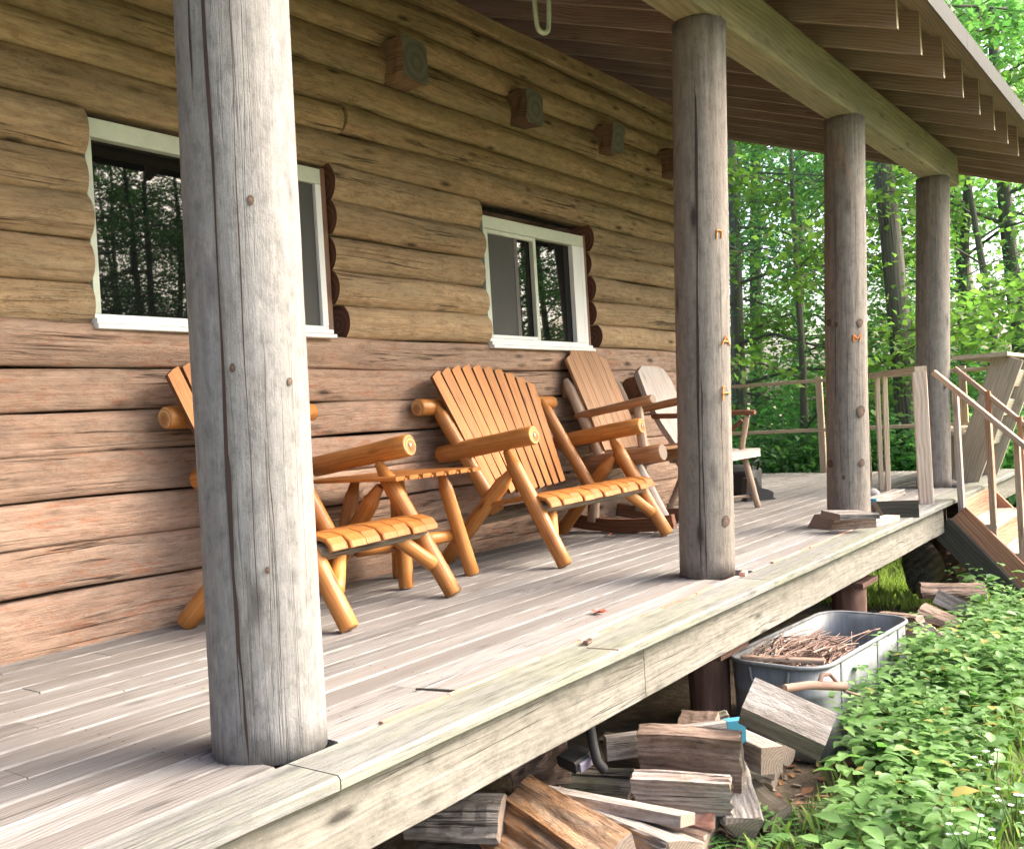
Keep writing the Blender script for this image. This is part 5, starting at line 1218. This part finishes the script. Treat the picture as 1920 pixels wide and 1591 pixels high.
# ground cover: broad leaved plants beside the deck (uncountable)
def plant_batch(n, region, rr, hmin, hmax, nleaf, lsize):
    co = []; rnd_ = []; k = 0
    pts = region(n)
    for (x, y, dens) in pts:
        h = rr.uniform(hmin, hmax) * dens; m_ = int(nleaf * rr.uniform(.7, 1.3))
        a0 = rr.uniform(0, 6.28); lean = rr.normal(0, .12, 2); pr = rr.uniform(0, 1)
        for j in range(m_):
            t_ = (j + 1) / m_; a = a0 + j * 2.4; base = np.array([x + lean[0] * t_ * h * 2, y + lean[1] * t_ * h * 2, ground_z(x, y) + h * (.25 + .75 * t_)])
            L = lsize * rr.uniform(.6, 1.2) * (1.15 - .45 * t_); d = np.array([math.cos(a), math.sin(a), rr.uniform(-.15, .45)]); d /= np.linalg.norm(d)
            s = np.cross(d, [rr.normal(0, .15), rr.normal(0, .15), 1]); s /= np.linalg.norm(s); nn = np.cross(s, d)
            st = base + d * L * .35; w = L * rr.uniform(.5, .68)
            q = [st, st + d * L * .28 + s * w * .46 + nn * w * .12, st + d * L * .62 + s * w * .38 + nn * w * .06 , st + d * L - nn * L * .16, st + d * L * .62 - s * w * .38 + nn * w * .06, st + d * L * .28 - s * w * .46 + nn * w * .12, st + d * L * .33, st + d * L * .66 - nn * L * .03]
            co.extend(q); rnd_.extend([1.0 if rr.uniform() < .03 else min(.92, max(0, .55 * pr + .4 * rr.uniform(0, 1)))] * 8)
    nl = len(co) // 8
    b0 = np.arange(nl)[:, None] * 8
    f_ = np.concatenate([b0 + np.array(x) for x in ([0, 1, 6, 0][:3] + [6], )] , 1) if False else None
    quads = np.concatenate([b0 + np.array([[0, 6, 1, 1]])[:, :4] * 0 + np.array([[0, 1, 2, 6]]), b0 + np.array([[6, 2, 3, 7]]), b0 + np.array([[0, 6, 4, 5]]), b0 + np.array([[6, 7, 3, 4]])], 0)
    return np.array(co), quads, np.array(rnd_)
rr = np.random.RandomState(31)
fq = at(1500, 1560, z=-.8)
def reg(n):
    out = []
    while len(out) < n:
        x = rr.uniform(2.6, 12.5); y = rr.uniform(-.8, 1.75)
        # keep clear of the woodpile, the tank and the stairs
        if 4.3 < x < 5.9 and y > 1.5: continue
        if (x - fq.x) ** 2 + (y - fq.y) ** 2 < .06 or (x < fq.x and abs(y - fq.y * x / fq.x) < .12 and x > fq.x - .6): continue
        if x < 4.4 and y > 1.32 - .12 * (x - 3): continue
        if 5.9 <= x < 8.0 and y > 1.45: continue
        if x > 8.1 and x < 9.6 and y > 0.9: continue
        lim = np.interp(x, [3.0, 3.6, 4.3, 5.5, 6.9, 9.0], [1.2, 1.02, 1.14, 1.16, 1.2, 1.3]) + .06 * math.sin(x * 5)
        d_ = y - lim
        if d_ > 0: dens = rr.uniform(.75, 1.15)
        elif d_ > -.2: dens = rr.uniform(.5, .85)
        else:
            dens = rr.uniform(.3, .6)
            if rr.uniform() > .16: continue
        out.append((x, y, dens))
    return out
pb = [plant_batch(520, reg, rr, .18, .42, 14, .1), plant_batch(700, reg, rr, .1, .34, 16, .06), plant_batch(90, reg, rr, .3, .5, 18, .12), plant_batch(70, lambda n: [(rr.uniform(4.25, 5.9), rr.uniform(1.14, 1.42), 1.0) for _ in range(n)], rr, .28, .46, 15, .09)]
co = np.concatenate([p[0] for p in pb]); rv = np.concatenate([p[2] for p in pb]); o1 = len(pb[0][0]); o2 = o1 + len(pb[1][0]); o3 = o2 + len(pb[2][0]); qf = np.concatenate([pb[0][1], pb[1][1] + o1, pb[2][1] + o2, pb[3][1] + o3])
lm = raw_mesh('ground_plants', co, qf, ['leaf_plant'], rv); gp = bpy.data.objects.new('ground_plants', lm); COL.objects.link(gp); tag(gp, 'low bright green leafy plants growing along the deck', 'plants', kind='stuff')
# grass blades
def grass(n, region, rr, h0, h1):
    pts = region(n); co = np.zeros((n, 4, 3)); 
    for i, (x, y) in enumerate(pts):
        a = rr.uniform(0, 6.28); h = rr.uniform(h0, h1); b = rr.uniform(.1, .7) * h; w = rr.uniform(.0025, .005); s = np.array([-math.sin(a), math.cos(a), 0]) * w; d = np.array([math.cos(a), math.sin(a), 0])
        p = np.array([x, y, ground_z(x, y) - .01]); co[i] = [p - s, p + s, p + d * b * .4 + [0, 0, h * .65], p + d * b + [0, 0, h]]
    return co.reshape(-1, 3), np.arange(n * 4).reshape(-1, 4)[:, [0, 1, 3, 2]]
def greg(n):
    out = []
    while len(out) < n:
        x = rr.uniform(2.4, 12); y = rr.uniform(-1.2, 1.5)
        if 4.3 < x < 5.9 and y > 1.45: continue
        if 8.1 < x < 9.6 and y > .95: continue
        out.append((x, y))
    return out
co, qf = grass(16000, greg, rr, .04, .17); lm = raw_mesh('grass', co, qf, ['grass'], np.repeat(rr.uniform(0, 1, 16000), 4))
go = bpy.data.objects.new('grass', lm); COL.objects.link(go); tag(go, 'sparse green grass between the plants by the deck', 'grass', kind='stuff')
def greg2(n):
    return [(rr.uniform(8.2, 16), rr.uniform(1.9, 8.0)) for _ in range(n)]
co, qf = grass(22000, greg2, rr, .06, .2); lm = raw_mesh('grass', co, qf, ['grass_sun_paint'], np.repeat(rr.uniform(.3, 1, 22000), 4))
go = bpy.data.objects.new('grass', lm); COL.objects.link(go); tag(go, 'yellow green grass with painted sunlight under the far end of the deck', 'grass', kind='stuff')
# leaf litter
n = 1500; P = np.stack([rr.uniform(2.4, 9, n), rr.uniform(-1, 2.0, n), np.zeros(n)], 1)
P[:, 2] = [ground_z(x, y) + .012 for x, y in P[:, :2]]
co = leaf_cards(P, None, .07, .6, rr, 0.05, .2, .15); lm = raw_mesh('leaf_litter', co, np.arange(n * 4).reshape(-1, 4), ['brown_leaf'], np.repeat(rr.uniform(0, 1, n), 4))
go = bpy.data.objects.new('leaf_litter', lm); COL.objects.link(go); tag(go, 'dry brown leaves scattered on the ground by the deck', 'leaves', kind='stuff')

chips = MB(); r3 = random.Random(12)
for i in range(260):
    x = r3.uniform(2.5, 4.6); y = r3.uniform(1.25, 2.1); z = ground_z(x, y) + .012; an = r3.uniform(0, 3.14); l = r3.uniform(.02, .09)
    chips.board((x, y, z + r3.uniform(0, .01)), (x + l * math.cos(an), y + l * math.sin(an), z + r3.uniform(0, .02)), r3.uniform(.008, .022), .005, n=2, bev=.001, m=r3.choice((0, 0, 1)))
tag(chips.build('wood_chips', ['fw_brown', 'fw_orange'], origin=(3.5, 1.6, GZ)), 'loose wood chips and splinters on the ground round the firewood', 'wood chips', kind='stuff')
# a few plants that stand out
def fern(x, y, label, seed, s=1.0):
    r2 = random.Random(seed); a = MB(); o = thing('fern', (x, y, ground_z(x, y)), label, 'fern')
    for i in range(9):
        an = i * .7 + r2.uniform(-.2, .2); L = .32 * s * r2.uniform(.8, 1.15); d_ = V((math.cos(an), math.sin(an), 0)); sd = V((-d_.y, d_.x, 0)); a = MB()
        pts = [V((x, y, ground_z(x, y))) + d_ * (L * k) + V((0, 0, L * (1.1 * k - .95 * k * k))) for k in [j / 12 for j in range(13)]]
        a.tube(pts, .0025, 4, r1=.001)
        for j in range(2, 13):
            w = L * .3 * (1 - j / 13.5) * min(1, j / 3)
            for s_ in (-1, 1):
                b0 = pts[j]; t_ = b0 + sd * s_ * w + d_ * w * .35 - V((0, 0, w * .15)); hw_ = d_ * .011 * s
                rn = r2.random(); ids = [a.addv(q, q, rn) for q in (b0 - hw_, b0.lerp(t_, .6) - hw_ * .6, t_, b0.lerp(t_, .6) + hw_ * .8, b0 + hw_)]; a.face(ids)
        a.build('frond', 'fern', o)
    return o
q = at(1500, 1560, z=-.8); fern(q.x, q.y, 'feathery green fern at the bottom edge right of the woodpile', 3, 1.0)
q = at(1370, 1600, z=-.8); fern(q.x, q.y, 'fern at the very bottom edge below the pale split logs', 5, .7)
def flower_plant(px, py, seed, label):
    q = at(px, py, z=-.68); r2 = random.Random(seed); o = thing('white_wildflower', (q.x, q.y, ground_z(q.x, q.y)), label, 'flower', 'white wildflowers in the grass')
    for i in range(7):
        b0 = V((q.x, q.y, ground_z(q.x, q.y))); tp_ = V((q.x + r2.uniform(-.07, .07), q.y + r2.uniform(-.07, .07), -.68 + r2.uniform(-.04, .05)))
        a = MB(); a.tube([b0, b0.lerp(tp_, .6) + V((0, 0, .02)), tp_], .0018, 4); a.build('stem', 'fern', o)
        a = MB()
        for k in range(7):
            an = k * .9; d_ = V((math.cos(an), math.sin(an), .25)) * .013; sd = V((-math.sin(an), math.cos(an), 0)) * .005
            ids = [a.addv(p_, p_, .5) for p_ in (tp_, tp_ + d_ * .6 - sd, tp_ + d_, tp_ + d_ * .6 + sd)]; a.face(ids)
        a.build('blossom', 'petal', o)
flower_plant(1815, 1555, 1, 'white wildflower cluster lowest in the right corner'); flower_plant(1900, 1500, 2, 'white wildflower cluster at the right picture edge'); flower_plant(1865, 1420, 3, 'white wildflower cluster highest up in the grass')
q = at(1760, 1555, z=-.82); leaf_mesh('fallen_leaf', q, .4, .05, 'brown_leaf', 'orange brown curled leaf lying in the grass at lower right', 'leaf')
q = at(1588, 1560, z=-.82); leaf_mesh('fallen_leaf', q, 1.4, .04, 'red_leaf', 'small red leaf lying by the fern', 'leaf')
# thin sapling beyond the tank
sp_ = thing('sapling', (8.6, 2.5, ground_z(8.6, 2.5)), 'thin green sapling on the sunny grass under the deck', 'sapling')
a = MB(); a.tube([V((8.6, 2.5, GZ)), V((8.61, 2.5, -.6)), V((8.6, 2.51, -.33))], .006, 5, r1=.003); a.build('stem', 'twig', sp_)
P = np.stack([rr.normal(0, .13, 160), rr.normal(0, .13, 160), .45 + rr.normal(0, .06, 160)], 1); co = leaf_cards(P, None, .06, .4, rr, .2, .2, .4)
lm = raw_mesh('foliage', co, np.arange(640).reshape(-1, 4), ['leaf_yellow'], np.repeat(rr.uniform(0, 1, 160), 4)); fo = bpy.data.objects.new('foliage', lm); COL.objects.link(fo); fo.parent = sp_

# ================================================================== light
w = bpy.data.worlds.new('World'); S.world = w; w.use_nodes = True; nt = w.node_tree
bgd = nt.nodes['Background']; sky = nt.nodes.new('ShaderNodeTexSky'); sky.sky_type = 'NISHITA'; sky.sun_disc = False
SUN_EL, SUN_AZ = 35.0, 138.0          # azimuth: direction towards the sun, degrees clockwise from +y
sky.sun_elevation = R(SUN_EL); sky.sun_rotation = R(SUN_AZ); sky.air_density = 0.7; sky.dust_density = 7.0; sky.ozone_density = 0.3
nt.links.new(sky.outputs[0], bgd.inputs[0]); bgd.inputs[1].default_value = 0.15
sl = bpy.data.lights.new('sun', 'SUN'); sl.energy = 1.1; sl.angle = R(65); sl.color = (1.0, 0.98, 0.955)
so = bpy.data.objects.new('sun', sl); COL.objects.link(so)
to = V((math.sin(R(SUN_AZ)) * math.cos(R(SUN_EL)), math.cos(R(SUN_AZ)) * math.cos(R(SUN_EL)), math.sin(R(SUN_EL))))
so.rotation_euler = to.to_track_quat('Z', 'Y').to_euler(); so.location = (5, -6, 12)
S.view_settings.view_transform = 'Standard'; S.view_settings.look = 'None'; S.view_settings.gamma = 1; S.view_settings.use_curve_mapping = False
S.view_settings.exposure = 2.5
S.cycles.use_denoising = True; S.cycles.max_bounces = 6; S.cycles.diffuse_bounces = 3; S.cycles.transmission_bounces = 4; S.cycles.glossy_bounces = 3
S.render.resolution_x, S.render.resolution_y = 1024, 848
